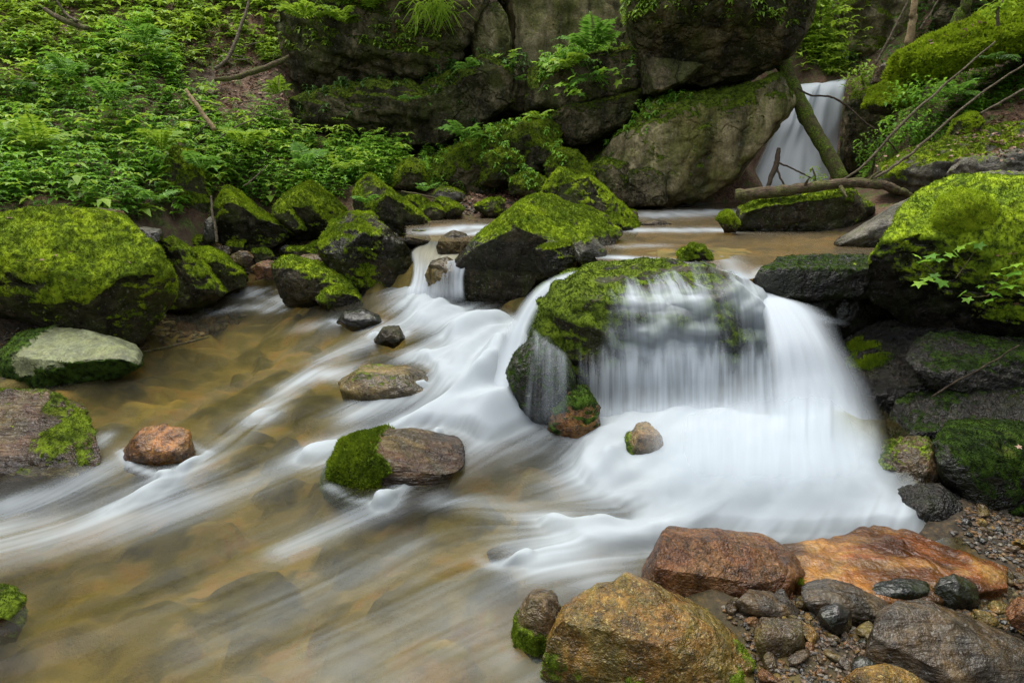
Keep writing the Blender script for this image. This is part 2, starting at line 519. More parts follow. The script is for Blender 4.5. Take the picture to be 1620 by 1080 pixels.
def grid(xs, ys):
    X, Y = np.meshgrid(xs, ys)
    V = np.stack([X.ravel(), Y.ravel(), 0 * X.ravel()], -1)
    nx, ny = len(xs), len(ys)
    i = np.arange(nx * ny).reshape(ny, nx)
    F = np.stack([i[:-1, :-1], i[:-1, 1:], i[1:, 1:], i[1:, :-1]], -1).reshape(-1, 4)
    return V, F


def cells(xy, scale, seed):
    """cobbles: distance to the nearest jittered point and its random value"""
    q = xy * scale
    b = np.floor(q).astype(np.int64)
    best = np.full(len(q), 9.0)
    val = np.zeros(len(q))
    for dx in (-1, 0, 1):
        for dy in (-1, 0, 1):
            h = _hash(b[:, 0] + dx, b[:, 1] + dy, 0 * b[:, 0], seed)
            jx = (h & 1023) / 1023.0
            jy = ((h >> np.uint32(10)) & 1023) / 1023.0
            r = ((h >> np.uint32(20)) & 1023) / 1023.0
            d = np.hypot(b[:, 0] + dx + jx - q[:, 0], b[:, 1] + dy + jy - q[:, 1]) / (0.55 + 0.6 * r)
            m = d < best
            best[m] = d[m]
            val[m] = ((h[m] >> np.uint32(5)) & 1023) / 1023.0
    return best, val


xs = np.concatenate([np.linspace(-13, -6, 60, endpoint=False), np.linspace(-6, 6.5, 300), np.linspace(6.55, 14.5, 60)])
ys = np.concatenate([np.linspace(-6, 1.2, 40, endpoint=False), np.linspace(1.2, 6, 180, endpoint=False), np.linspace(6, 20, 200)])
V, F = grid(xs, ys)
V[:, 2] = terrain_z(V[:, :2])
wl = water_level(V[:, :2])
# the stream bed: rounded cobbles
near_bed = sstep(.12, -.03, V[:, 2] - wl) * (V[:, 1] < 7.4) * sstep(1.85, 1.6, V[:, 0] + .5 * np.clip(3.2 - V[:, 1], 0, .6))
_wq = V[:, :2] + .16 * np.stack([noise(np.concatenate([V[:, :2] * 2.3, V[:, :1] * 0 + k], 1), 40 + k) for k in (0, 1)], -1) + .05 * np.stack([noise(np.concatenate([V[:, :2] * 7, V[:, :1] * 0 + k], 1), 44 + k) for k in (0, 1)], -1)
d1, v1 = cells(_wq, 3.7, 4)
d2, v2 = cells(_wq, 8.5, 5)
d1 = d1 + .8 * (v1 > .62)
cob = np.maximum(0, 1 - d1 ** 2) * .10 + np.maximum(0, 1 - d2 ** 2) * .03
V[:, 2] += near_bed * (cob - .05)
bedtint = np.clip(.42 + (v1 - .42) * 1.25 * np.maximum(0, 1 - d1 ** 2) ** .7 + (v2 - .5) * .5 * np.maximum(0, 1 - d2 ** 2) + .45 * fbm(np.concatenate([V[:, :2] * 1.7, V[:, :1] * 0], 1), 3, 33), 0, 1)
pool = ((V[:, 1] > 4.6) & (V[:, 1] < 10.5) & (V[:, 0] > -1.5) & (V[:, 0] < 4.0) & (V[:, 2] < POOL_Z + .02)) * 1.0
wet = np.clip(np.maximum(near_bed, pool), 0, 1)
litter = np.clip(.5 + fbm(np.concatenate([V[:, :2] * .9, V[:, :1] * 0], 1), 3, 21) * 1.4, 0, 1)


def terrain_material():
    s = N('forest floor and stream bed')
    p = s.obj()
    wetv, bt, lit = s.attr('wet'), s.attr('bedtint'), s.attr('litter')
    nA, nB = s.noise(p, 6, 5, .6), s.noise(p, 40, 4, .7)
    soil = s.mix(s.ramp(nA, .35, .65), (0.045, 0.03, 0.018), (0.09, 0.065, 0.04))
    leaf = s.mix(s.ramp(s.n('ShaderNodeTexVoronoi', inp={'Vector': p, 'Scale': 34.0}).outputs['Color'], .2, .8), (0.12, 0.06, 0.035), (0.23, 0.14, 0.09))
    soil = s.mix(s.math('MULTIPLY', lit, s.ramp(nB, .38, .55)), soil, leaf)
    moss = s.mix(s.ramp(nB, .4, .6), (0.022, 0.04, 0.008), (0.09, 0.14, 0.018))
    soil = s.mix(s.math('MULTIPLY', s.ramp(nA, .50, .62), .8), soil, moss)
    bed = s.n('ShaderNodeValToRGB', inp={0: bt})
    cr = bed.color_ramp
    cr.elements[0].color = (0.0413, 0.0355, 0.0108, 1)
    cr.elements[1].color = (0.2972, 0.2136, 0.0572, 1)
    for pos, c in ((.25, (0.0950, 0.0766, 0.0202, 1)), (.45, (0.1568, 0.1210, 0.0337, 1)), (.6, (0.1775, 0.1089, 0.0269, 1)), (.75, (0.1651, 0.1372, 0.0370, 1)), (.88, (0.2477, 0.1774, 0.0404, 1))):
        e = cr.elements.new(pos)
        e.color = c
    bedc = s.mix(s.math('MULTIPLY', s.ramp(nA, .42, .58), .5), bed.outputs[0], (0.085, 0.075, 0.018))
    gv = s.n('ShaderNodeTexVoronoi', feature='SMOOTH_F1', inp={'Vector': p, 'Scale': 60.0})
    grc = s.n('ShaderNodeValToRGB', inp={0: gv.outputs['Color']})
    grc.color_ramp.elements[0].color = (0.016, 0.014, 0.011, 1)
    grc.color_ramp.elements[1].color = (0.11, 0.07, 0.028, 1)
    e = grc.color_ramp.elements.new(.5)
    e.color = (0.045, 0.035, 0.022, 1)
    soil = s.mix(s.attr('gravel'), soil, grc.outputs[0])
    col = s.mix(wetv, soil, bedc)
    b = s.n('ShaderNodeBsdfPrincipled', inp={'Base Color': col, 'Roughness': 0.8,
                                            'Normal': s.bump(s.math('ADD', nB, nA), .5, .04)})
    b.inputs['Specular IOR Level'].default_value = 0.2
    return s.done(b.outputs[0])


terrain = mk_obj('terrain', mk_mesh('terrain', V, F, {'wet': wet, 'bedtint': bedtint, 'litter': litter, 'gravel': sstep(7.6, 6.6, V[:, 1]) * sstep(1.3, .9, V[:, 2])}, True, terrain_material()), kind='structure')
TERR_V = V
_txs, _tys = xs, ys
_tz = V[:, 2].reshape(len(ys), len(xs))


def tz(x, y):
    """height of the finished terrain"""
    x, y = np.atleast_1d(np.asarray(x, float)), np.atleast_1d(np.asarray(y, float))
    i = np.clip(np.searchsorted(_txs, x) - 1, 0, len(_txs) - 2)
    j = np.clip(np.searchsorted(_tys, y) - 1, 0, len(_tys) - 2)
    fx = np.clip((x - _txs[i]) / (_txs[i + 1] - _txs[i]), 0, 1)
    fy = np.clip((y - _tys[j]) / (_tys[j + 1] - _tys[j]), 0, 1)
    return (_tz[j, i] * (1 - fx) + _tz[j, i + 1] * fx) * (1 - fy) + (_tz[j + 1, i] * (1 - fx) + _tz[j + 1, i + 1] * fx) * fy


def project1(p):
    d = np.asarray(p, float) - CAM
    fz = d[:, 1] * _CP - d[:, 2] * _SP
    u = d[:, 1] * _SP + d[:, 2] * _CP
    return np.stack([810 + FPX * d[:, 0] / fz, 540 - FPX * u / fz], -1)


# ------------------------------------------------------------------ rocks
def moss_material():
    s = N('moss cushions')
    p = s.obj()
    t = s.attr('tint')
    c = s.mix(s.ramp(s.noise(p, 5.5, 4, .65), .35, .66), MOSS_MID, MOSS_BRIGHT)
    c = s.mix(s.math('MULTIPLY', s.ramp(s.noise(p, 2.1, 3, .6, .5), .46, .62), .7), c, (0.085, 0.135, 0.012))
    c = s.mix(s.math('MULTIPLY', s.ramp(s.noise(p, 3.6, 4, .7, .4), .58, .70), .35), c, (0.15, 0.125, 0.024))
    c = s.mix(s.ramp(t, 0.0, 0.5), MOSS_DARK, c)
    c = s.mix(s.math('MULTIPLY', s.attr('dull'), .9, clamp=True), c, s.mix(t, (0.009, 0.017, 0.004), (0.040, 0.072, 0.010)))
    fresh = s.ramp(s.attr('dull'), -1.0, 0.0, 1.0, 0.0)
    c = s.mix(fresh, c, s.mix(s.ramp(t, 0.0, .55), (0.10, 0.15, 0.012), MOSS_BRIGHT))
    c = s.mix(s.math('MULTIPLY', s.ramp(s.noise(p, 9, 2, .5), .64, .74), .35), c, (0.24, 0.17, 0.035))
    d = s.n('ShaderNodeBsdfDiffuse', inp={'Color': c})
    tr = s.n('ShaderNodeBsdfTranslucent', inp={'Color': c})
    return s.done(s.n('ShaderNodeMixShader', inp={0: .3, 1: d.outputs[0], 2: tr.outputs[0]}).outputs[0])


MAT['moss'] = moss_material()
ROCKS = {}


def tufts(V, F, m, count, size, seed, dull=0.0, up=0.5):
    """little blades growing on the mossy faces"""
    r = np.random.default_rng(seed)
    a, b, c = V[F[:, 0]], V[F[:, 1]], V[F[:, 2]]
    d = V[F[:, 3]]
    ar = np.linalg.norm(np.cross(c - a, d - b), axis=1) * .5
    wgt = ar * sstep(.30, .95, m[F].mean(1))
    # nothing on faces turned away from the photographer's side and out of sight below
    if wgt.sum() <= 0:
        return None
    f = r.choice(len(F), count, p=wgt / wgt.sum())
    u, v = r.random((count, 1)), r.random((count, 1))
    p = (a[f] * (1 - u) + b[f] * u) * (1 - v) + (d[f] * (1 - u) + c[f] * u) * v
    n = np.cross(c[f] - a[f], d[f] - b[f])
    n /= np.maximum(np.linalg.norm(n, axis=1, keepdims=True), 1e-9)
    k = 2
    p = np.repeat(p, k, 0)
    n = np.repeat(n, k, 0)
    M = len(p)
    dirv = n * .6 + r.normal(0, .55, (M, 3)) + np.array([0, 0, up])
    dirv /= np.linalg.norm(dirv, axis=1, keepdims=True)
    side = np.cross(dirv, r.normal(0, 1, (M, 3)))
    side /= np.maximum(np.linalg.norm(side, axis=1, keepdims=True), 1e-9)
    ln = size * (0.5 + r.random((M, 1)))
    base = p - n * size * .15
    Vt = np.stack([base - side * ln * .28, base + side * ln * .28, base + dirv * ln], 1).reshape(-1, 3)
    Ft = np.arange(3 * M).reshape(-1, 3)
    t = np.repeat(np.clip(r.random(M) * .6 + .15 + .9 * fbm(p * 9, 3, seed), 0, 1), 3)
    t[2::3] = np.minimum(1, t[2::3] + .35)
    return Vt, Ft, {'tint': t, 'dull': np.full(3 * M, dull)}


def wetband(p):
    """1 where a stone is splashed dark by the water it stands in"""
    lvl = np.where((p[:, 2] > .72) & (p[:, 1] > 4.7), POOL_Z, water_level(p[:, :2]))
    w_ = sstep(.10, .02, p[:, 2] - lvl + .05 * noise(p * 7, 2))
    return w_ * (p[:, 1] < 8.5)


def add_rock(name, label, outline, Y=None, z=None, mat='mossy', D=None, e=2.6, n=36, moss=0.0, thr=.35, rough=.08, facets=9,
             front=None, seed=None, tuft=0, tsize=None, dull=0.0, cat='rock', group=None, shift=0.0, cuts=(), lumps=.022, tilt=(0, 0),
             strata=0.0, bottom=None, mossfn=None, side=None, infl=1.05, dz=0.0):
    """A rock whose outline, seen from the front (Y given) or in plan at height z, is the traced polygon; depth, facets and relief of its own."""
    seed = seed if seed is not None else (len(ROCKS) * 13 + 5)
    r = np.random.default_rng(seed)
    o = np.array(outline, float)
    if Y is not None:
        W3 = P(o[:, 0], o[:, 1], Y + (o[:, 1] * 0))
        C = (W3.min(0) + W3.max(0)) / 2
        fw = np.array([C[0] * .7, C[1], 0.])
        fw /= np.linalg.norm(fw)
        ux, uy, uz = np.array([1., 0, 0]), np.array([0, 0, 1.]), fw
        a, b = W3[:, 0] - C[0], W3[:, 2] - C[2]
    else:
        W3 = PZ(o[:, 0], o[:, 1], z)
        C = (W3.min(0) + W3.max(0)) / 2
        ux, uy, uz = np.array([1., 0, 0]), np.array([0, 1., 0]), np.array([0, 0, -1.])
        a, b = W3[:, 0] - C[0], W3[:, 1] - C[1]
    # outline radius by angle
    k = np.arange(len(a))
    tt = np.linspace(0, len(a), 24 * len(a), endpoint=False)
    ia = np.floor(tt).astype(int) % len(a)
    ib = (ia + 1) % len(a)
    ff = tt - np.floor(tt)
    ca = a[ia] * (1 - ff) + a[ib] * ff
    cb = b[ia] * (1 - ff) + b[ib] * ff
    th = np.arctan2(cb, ca)
    rr = np.hypot(ca, cb)
    srt = np.argsort(th)
    S, Fq = cube_sphere(n)
    th_v = np.arctan2(S[:, 1], S[:, 0])
    bins = np.interp(th_v, np.concatenate([th[srt] - 2 * math.pi, th[srt], th[srt] + 2 * math.pi]), np.tile(rr[srt], 3))
    s2 = np.hypot(S[:, 0], S[:, 1])
    q = (s2 ** e + np.abs(S[:, 2]) ** e) ** (-1 / e)
    half = (a.max() - a.min() + b.max() - b.min()) / 4
    Db = D if D is not None else half * 1.0
    Df = front if front is not None else Db * .75
    dep = np.where(S[:, 2] > 0, Db, Df) * S[:, 2] * q
    L = (ux * (S[:, 0:1] / np.maximum(s2[:, None], 1e-9)) + uy * (S[:, 1:2] / np.maximum(s2[:, None], 1e-9))) * (q * s2 * bins * infl)[:, None] + uz * dep[:, None]
    # facets
    size = half
    for kf in range(facets):
        nv = r.normal(0, 1, 3)
        nv /= np.linalg.norm(nv)
        h = (L @ nv).max() * r.uniform(.74, .93)
        L = L - nv * (np.maximum(0, L @ nv - h) * .95)[:, None]
    for (nx, ny, nz, f) in cuts:
        nv = np.array([nx, ny, nz], float)
        nv /= np.linalg.norm(nv)
        h = (L @ nv).max() * f
        L = L - nv * (np.maximum(0, L @ nv - h) * .97)[:, None]
    Pw = C + L + uz * shift + np.array([0, 0, dz])
    N0 = vnormals(Pw, Fq)
    if (N0 * L).sum() < 0:
        Fq = Fq[:, ::-1]
        N0 = -N0
    fr = 1.6 / max(size, .05)
    fr = min(fr, 9)
    warp = np.stack([noise(Pw * fr * .9 + 31 * k, seed + k) for k in range(3)], -1) * .35 / fr
    disp = fbm((Pw + warp) * fr, 6, seed, .56) * rough * size * 1.5
    rid = np.maximum(0, fbm(Pw * fr * 1.7, 3, seed + 50, ridged=True) - .35)
    disp -= rid * rough * size * 1.0
    if strata:
        sv = np.array([.25, -.35, 1.0])
        ph = (Pw @ sv) / strata + fbm(Pw * fr, 3, seed + 9) * 1.2
        disp += (np.abs((ph % 1) - .5) - .25) * strata * .45
    Pw = Pw + N0 * disp[:, None]
    Nn = vnormals(Pw, Fq)
    mo = np.zeros(len(Pw))
    if moss > 0:
        mo = (Nn[:, 2] - thr) / .55 + fbm(Pw * 3.5, 4, seed + 77) * 1.3
        sd_ = (.75 if moss >= .9 else .4) if side is None else side
        mo = np.maximum(np.clip(mo, 0, 1), sd_ * sstep(.02, .40, fbm(Pw * 2.6 + 5, 4, seed + 61)) * sstep(-.55, -.05, Nn[:, 2])) * moss
        if mossfn is not None:
            mo = np.clip(mo * mossfn(Pw, Nn), 0, 1)
        lump = (fbm(Pw * 14, 3, seed + 31) * .6 + fbm(Pw * 5.5, 2, seed + 32) * .9 + .6) * lumps * sstep(.3, .6, mo)
        Pw = Pw + Nn * lump[:, None]
    ob = mk_obj(name, mk_mesh(name, Pw, Fq, {'moss': mo, 'wetband': wetband(Pw)}, True, MAT[mat]), None, label, cat, group)
    ROCKS[ob.name] = (Pw, Fq, mo)
    if tuft:
        ts = (tsize or max(.010, .0030 * C[1])) * .8
        res = tufts(Pw, Fq, mo, tuft, ts, seed + 3, dull)
        if res:
            mk_obj('moss', mk_mesh('moss', res[0], res[1], res[2], False, MAT['moss']), ob, kind='stuff')
    return ob


add = add_rock
# ---- cliff across the stream
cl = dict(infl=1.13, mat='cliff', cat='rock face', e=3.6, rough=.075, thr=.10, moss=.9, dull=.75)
add('cliff_block', 'dark overhanging cliff mass under ferns and grass beside the leafy slope', [(455, 40), (520, -10), (600, -60), (760, -80), (800, -30), (765, 40), (735, 95), (690, 140), (640, 190), (590, 205), (530, 190), (485, 130)],
    Y=10.7, D=1.5, front=.8, n=60, tuft=5000, facets=6, strata=.22, cuts=((-.1, -.6, -.8, .55),), **{**cl})
add('cliff_block', 'long dark tilted cliff block with mossy upper ledge above the black cave crack', [(655, 222), (645, 185), (680, 125), (720, 108), (775, 82), (805, 92), (808, 165), (765, 190), (700, 222)],
    Y=10.25, D=1.1, front=.55, n=44, tuft=1500, facets=4, cuts=((0, -1, -.25, .72), (-.35, -.1, 1, .8)), **cl)
add('cliff_block', 'low layered cliff block at the left end of the black crack', [(470, 160), (560, 140), (640, 135), (682, 150), (668, 215), (620, 236), (555, 232), (490, 220)],
    Y=10.2, D=1.1, front=.6, n=44, tuft=1200, facets=4, strata=.16, cuts=((.1, -.7, -.7, .6),), **cl)
add('cliff_block', 'tall narrow pale grey cliff pillar near the top of the rock wall', [(752, 95), (748, 60), (762, 22), (785, 8), (800, 30), (806, 70), (800, 100), (775, 105)],
    Y=10.5, D=.6, front=.3, n=28, facets=4, **{**cl, 'mat': 'cliffpale', 'moss': .5})
add('cliff_block', 'small squarish cliff block below the pale grey pillar', [(795, 165), (792, 130), (800, 112), (830, 104), (852, 122), (850, 158), (825, 178)],
    Y=10.3, D=.5, front=.3, n=24, facets=4, **{**cl, 'moss': .4})
add('cliff_block', 'rounded stone wedged above the small squarish cliff block', [(792, 112), (800, 94), (830, 90), (838, 105), (822, 122), (800, 124)],
    Y=10.35, D=.4, front=.25, n=20, facets=3, **{**cl, 'moss': .4})
add('cliff_block', 'misty grey back wall of the cliff behind the hanging fern', [(800, 110), (790, 0), (800, -90), (1030, -90), (1040, 30), (1020, 105), (930, 125), (860, 120)],
    Y=11.0, D=1.2, front=.4, n=44, facets=4, cuts=((.1, -1, .25, .7),), tuft=800, **{**cl, 'mat': 'cliffpale', 'moss': .6})
add('cliff_block', 'ledge block of the cliff carrying the hanging fern and maple sprigs', [(842, 172), (846, 115), (900, 98), (985, 84), (1018, 98), (1008, 142), (950, 162), (885, 176)],
    Y=10.1, D=.9, front=.5, n=40, facets=3, cuts=((0, -1, .15, .75),), tuft=1800, **cl)
add('cliff_block', 'huge rounded cliff overhang reaching out toward the distant waterfall', [(1000, -80), (1272, -80), (1280, 20), (1266, 58), (1238, 92), (1190, 120), (1110, 140), (1060, 118), (1018, 92), (995, 30)],
    Y=9.7, D=1.5, front=.9, n=64, facets=5, cuts=((-.2, -.7, -.7, .62), (-.6, -.8, .1, .8)), tuft=5000, **{**cl, 'infl': 1.04})
add('cliff_block', 'pale angular ledge stone under the huge overhang', [(1014, 146), (1018, 92), (1060, 98), (1108, 106), (1080, 132), (1045, 146)],
    Y=9.45, D=.5, front=.35, n=24, facets=3, cuts=((-.2, -1, .3, .6),), **{**cl, 'mat': 'cliff', 'moss': .25})
add('cliff_block', 'tilted grey slab between the black crack and the fern ledge', [(868, 188), (890, 172), (960, 160), (1008, 146), (1020, 160), (985, 198), (940, 220), (905, 232), (880, 210)],
    Y=10.0, D=.8, front=.45, n=36, facets=4, tuft=500, **{**cl, 'moss': .6})
add('cliff_block', 'small pale stone at the left tip of the tilted grey slab', [(868, 192), (880, 174), (905, 176), (908, 190), (888, 200)],
    Y=9.85, D=.3, front=.2, n=16, facets=3, **{**cl, 'mat': 'cliffpale', 'moss': .2})
add('cliff_boulder', 'enormous smooth rounded boulder under the overhang beside the distant waterfall', [(975, 215), (1035, 160), (1110, 146), (1180, 130), (1230, 120), (1252, 160), (1248, 192), (1222, 235), (1190, 268), (1150, 293), (1110, 316), (1050, 326), (960, 322), (925, 290), (945, 248)],
    Y=9.7, D=1.3, front=.75, n=64, facets=5, tuft=4000, **{**cl, 'infl': 1.0, 'mat': 'cliffpale', 'moss': .85, 'thr': .12})
add('cliff_block', 'dark mossy base block left of the enormous rounded boulder', [(932, 320), (930, 268), (955, 255), (990, 262), (996, 318)],
    Y=9.2, D=.6, front=.3, n=26, facets=4, tuft=900, **cl)
add('cliff_block', 'dark cracked base block at the waterline below the enormous boulder', [(992, 325), (990, 272), (1030, 264), (1052, 280), (1056, 322)],
    Y=9.15, D=.5, front=.25, n=24, facets=4, **{**cl, 'moss': .5})
# ---- mossy mound between the cliff and the stream
mo = dict(mat='cliff', cat='rock', e=2.6, rough=.09, thr=-.25, moss=1.0, dull=.1)
add('mossy_rock', 'broad green mound of mossy rock below the black cave crack', [(655, 312), (675, 255), (740, 222), (820, 186), (872, 178), (893, 215), (885, 262), (845, 310), (760, 318)], Y=9.5, D=.9, front=.5, n=44, tuft=9000, **mo)
add('mossy_rock', 'mossy block in the leaf gully at the foot of the cliff', [(762, 292), (765, 248), (800, 232), (828, 258), (812, 280), (785, 296)], Y=9.0, D=.5, front=.3, n=24, tuft=2000, **mo)
add('mossy_rock', 'slanting mossy slab right of the brown leaf gully', [(872, 310), (862, 262), (885, 236), (912, 240), (938, 276), (935, 308)], Y=9.05, D=.5, front=.35, n=26, tuft=2600, **mo)
add('mossy_rock', 'small mossy rock low in the leaf gully', [(805, 312), (808, 282), (835, 272), (862, 284), (866, 312)], Y=8.8, D=.4, front=.25, n=20, tuft=1400, **mo)
add('mossy_rock', 'squat mossy rock among nettles below the cave crack', [(618, 302), (630, 262), (652, 252), (676, 266), (680, 300)], Y=8.9, D=.5, front=.3, n=22, tuft=1800, **mo)
# ---- left bank
lb = dict(mat='mossy', e=2.6, moss=1.0, thr=-.15)
add('mossy_boulder', 'biggest bright green mossy boulder on the near left bank', [(-95, 440), (-80, 375), (0, 345), (30, 334), (63, 324), (110, 325), (147, 337), (187, 350), (213, 360), (253, 383), (270, 423), (267, 467), (253, 495), (233, 520), (205, 548), (160, 537), (110, 519), (50, 499), (-20, 480)],
    Y=5.7, D=.75, front=.62, n=64, tuft=26000, facets=5, rough=.05, cuts=((.15, -.75, .8, .76), (.5, -.8, -.5, .86), (0, -.4, -1, .88)), **{**lb, 'thr': -.55}, side=1)
add('mossy_rock', 'upright mossy rock with pale ridge right of the biggest boulder', [(250, 378), (287, 381), (314, 402), (335, 440), (357, 466), (330, 484), (283, 494), (256, 490), (262, 430)],
    Y=6.6, D=.5, front=.35, n=34, tuft=5000, cuts=((-.3, -1, .15, .7),), **{**lb, 'thr': .0})
add('mossy_rock', 'low green rock with a dark face behind the upright ridged rock', [(305, 393), (337, 398), (361, 411), (384, 432), (389, 449), (360, 460), (320, 460), (300, 420)], Y=7.0, D=.45, front=.35, n=28, tuft=3200, cuts=((.2, -1, -.2, .7),), **{**lb, 'thr': .05})
add('grey_rock', 'bare grey stone peeping over the biggest mossy boulder', [(212, 372), (222, 360), (252, 364), (262, 376), (245, 388), (220, 386)], Y=6.4, D=.25, front=.2, n=18, mat='grey')
add('flat_boulder', 'pale smooth flat-topped boulder at the water edge below the biggest mossy boulder', [(2, 562), (25, 537), (83, 529), (130, 529), (170, 539), (214, 556), (220, 568), (187, 588), (133, 600), (50, 600), (5, 584)],
    Y=4.95, D=.42, front=.34, n=44, mat='pale', e=3.4, moss=1, thr=-1.2, facets=3, rough=.05, cuts=((0.05, -.22, 1, .62), (.25, -1, -.5, .8)), tuft=2500, dull=.9, side=0,
    mossfn=lambda p, n: sstep(.02, -.16, n[:, 2] * .5 - .05 + .16 * noise(p * 5, 4) + (p[:, 2] - .22) * .8) + sstep(-3.5, -3.65, p[:, 0]))
add('layered_slab', 'layered brown slab sloping into the stream at the left edge', [(-160, 640), (-60, 612), (65, 618), (121, 644), (188, 662), (176, 690), (151, 704), (86, 743), (26, 762), (-80, 790)],
    Y=3.75, dz=-.10, D=.6, front=.38, n=44, mat='strata', e=2.8, moss=.9, thr=.75, side=.9, strata=.05, rough=.05, facets=3, cuts=((.05, -.5, 1, .55),), tuft=3000, dull=.4)
add('orange_rock', 'rusty orange rock standing in the stream beside the layered slab', [(193, 695), (214, 667), (257, 657), (296, 666), (304, 702), (284, 736), (257, 748), (225, 730), (196, 716)],
    Y=3.65, dz=-.075, D=.2, front=.16, n=26, mat='rust', rough=.08)
add('dark_rock', 'dark mossy stone with red top cut by the left picture edge', [(-60, 960), (0, 950), (26, 953), (40, 979), (24, 1008), (-20, 1020), (-60, 1000)], Y=2.35, D=.16, front=.1, n=20, mat='redbrown', moss=.8, thr=-.2, tuft=1200, dull=.7,
    mossfn=lambda p, n: sstep(.06, .0, p[:, 2] - .0))
add('mossy_slab_rock', 'rock in midstream with hanging green moss and brown top', [(515, 740), (540, 697), (588, 682), (690, 676), (735, 690), (700, 752), (630, 786), (592, 792), (557, 786), (523, 764)],
    Y=3.42, dz=-.07, D=.34, front=.2, n=36, mat='strata', moss=1.0, thr=-.6, e=2.8, rough=.04, facets=3, tuft=9000, tsize=.022, dull=.45, cuts=((.25, -.2, 1, .75),),
    mossfn=lambda p, n: sstep(-.62, -.70, p[:, 0] + .25 * (p[:, 2] - .1) + .04 * np.sin(p[:, 2] * 40)))
add('submerged_slab', 'flat ochre slab just under the flowing water in midstream', [(536, 575), (567, 556), (647, 556), (694, 574), (712, 594), (667, 608), (613, 611), (545, 596)], Y=4.35, dz=-.14, D=.3, front=.22, n=30, mat='submerged', e=2.4, rough=.04, facets=2, moss=.5, thr=.6)
add('small_dark_rock', 'small dark rock breaking the water below the left cascade', [(531, 500), (545, 484), (575, 481), (598, 489), (604, 502), (560, 512)], Y=5.55, dz=-.06, D=.18, front=.14, n=20, mat='blackwet')
add('small_dark_rock', 'half-drowned grey stone right of the small dark rock', [(590, 524), (605, 503), (630, 502), (640, 520), (622, 534)], Y=5.1, dz=-.08, D=.15, front=.12, n=16, mat='damp')
add('mossy_rock', 'knobbly mossy rock on the left of the small channel', [(433, 420), (447, 408), (493, 418), (542, 436), (572, 452), (562, 474), (500, 480), (463, 484), (443, 470)], Y=6.5, D=.4, front=.3, n=32, mat='damp', moss=.85, thr=.3, tuft=2500, dull=.3)
add('mossy_rock', 'little round mossy stone in front of the knobbly rock', [(502, 474), (515, 458), (540, 454), (572, 466), (575, 482), (548, 492), (515, 490)], Y=6.2, D=.2, front=.16, n=22, mat='damp', moss=1, thr=.25, tuft=1500, dull=.4)
add('brown_stone', 'smooth flat brown stone lying behind the knobbly mossy rock', [(466, 412), (480, 404), (510, 403), (533, 412), (537, 425), (500, 424)], Y=7.0, D=.22, front=.18, n=20, mat='brown')
add('mossy_boulder', 'mossy-topped dark boulder left of the small upper cascade', [(508, 385), (522, 356), (550, 342), (590, 342), (616, 368), (642, 386), (663, 407), (664, 432), (648, 456), (620, 468), (580, 468), (560, 450), (530, 430), (512, 405)],
    Y=6.75, D=.55, front=.45, n=44, mat='damp', moss=1, thr=.42, tuft=5500, facets=5, cuts=((.35, -1, -.2, .66), (.3, -.3, 1, .8)), mossfn=lambda p, n: sstep(-1.05, -1.45, p[:, 0]) * 1.1)
add('mossy_rock', 'green ridge-backed rock at the foot of the slope left of the cascade', [(558, 330), (566, 292), (590, 280), (612, 300), (640, 318), (668, 338), (690, 362), (660, 376), (610, 368), (572, 360)], Y=7.6, D=.5, front=.4, n=36, moss=1, thr=.1, tuft=5000, dull=.1, cuts=((.2, -1, -.1, .7),))
add('mossy_rock', 'long wedge-shaped mossy boulder sloping down to the small channel', [(338, 380), (336, 305), (360, 296), (385, 315), (420, 345), (455, 355), (465, 370), (440, 390), (390, 400), (350, 396)], Y=7.7, D=.55, front=.45, n=40, tuft=8000, dull=.15, cuts=((.1, -1, -.3, .68),), **lb)
add('mossy_rock', 'mossy rock under ferns right of the wedge-shaped boulder', [(440, 360), (450, 310), (490, 290), (520, 310), (545, 335), (548, 362), (510, 375), (470, 378)], Y=8.0, D=.55, front=.45, n=34, tuft=5000, dull=.2, **lb)
add('mossy_rock', 'dark green mossy bank boulder swallowed by leafy plants', [(255, 360), (250, 290), (275, 235), (310, 245), (335, 300), (338, 370), (300, 380)], Y=7.9, D=.6, front=.4, n=34, tuft=5000, dull=.6, **lb)
add('grey_slab', 'upright grey slab leaning on the wedge-shaped mossy boulder', [(320, 378), (324, 350), (334, 343), (342, 350), (343, 380), (330, 386)], Y=7.25, D=.1, front=.08, n=16, mat='grey')
add('mossy_log_stone', 'narrow tilted mossy stone between the two sloping mossy rocks', [(432, 340), (436, 315), (450, 318), (470, 345), (484, 364), (470, 370), (450, 358)], Y=7.55, D=.2, front=.15, n=18, moss=1, thr=.1, tuft=900, dull=.3)
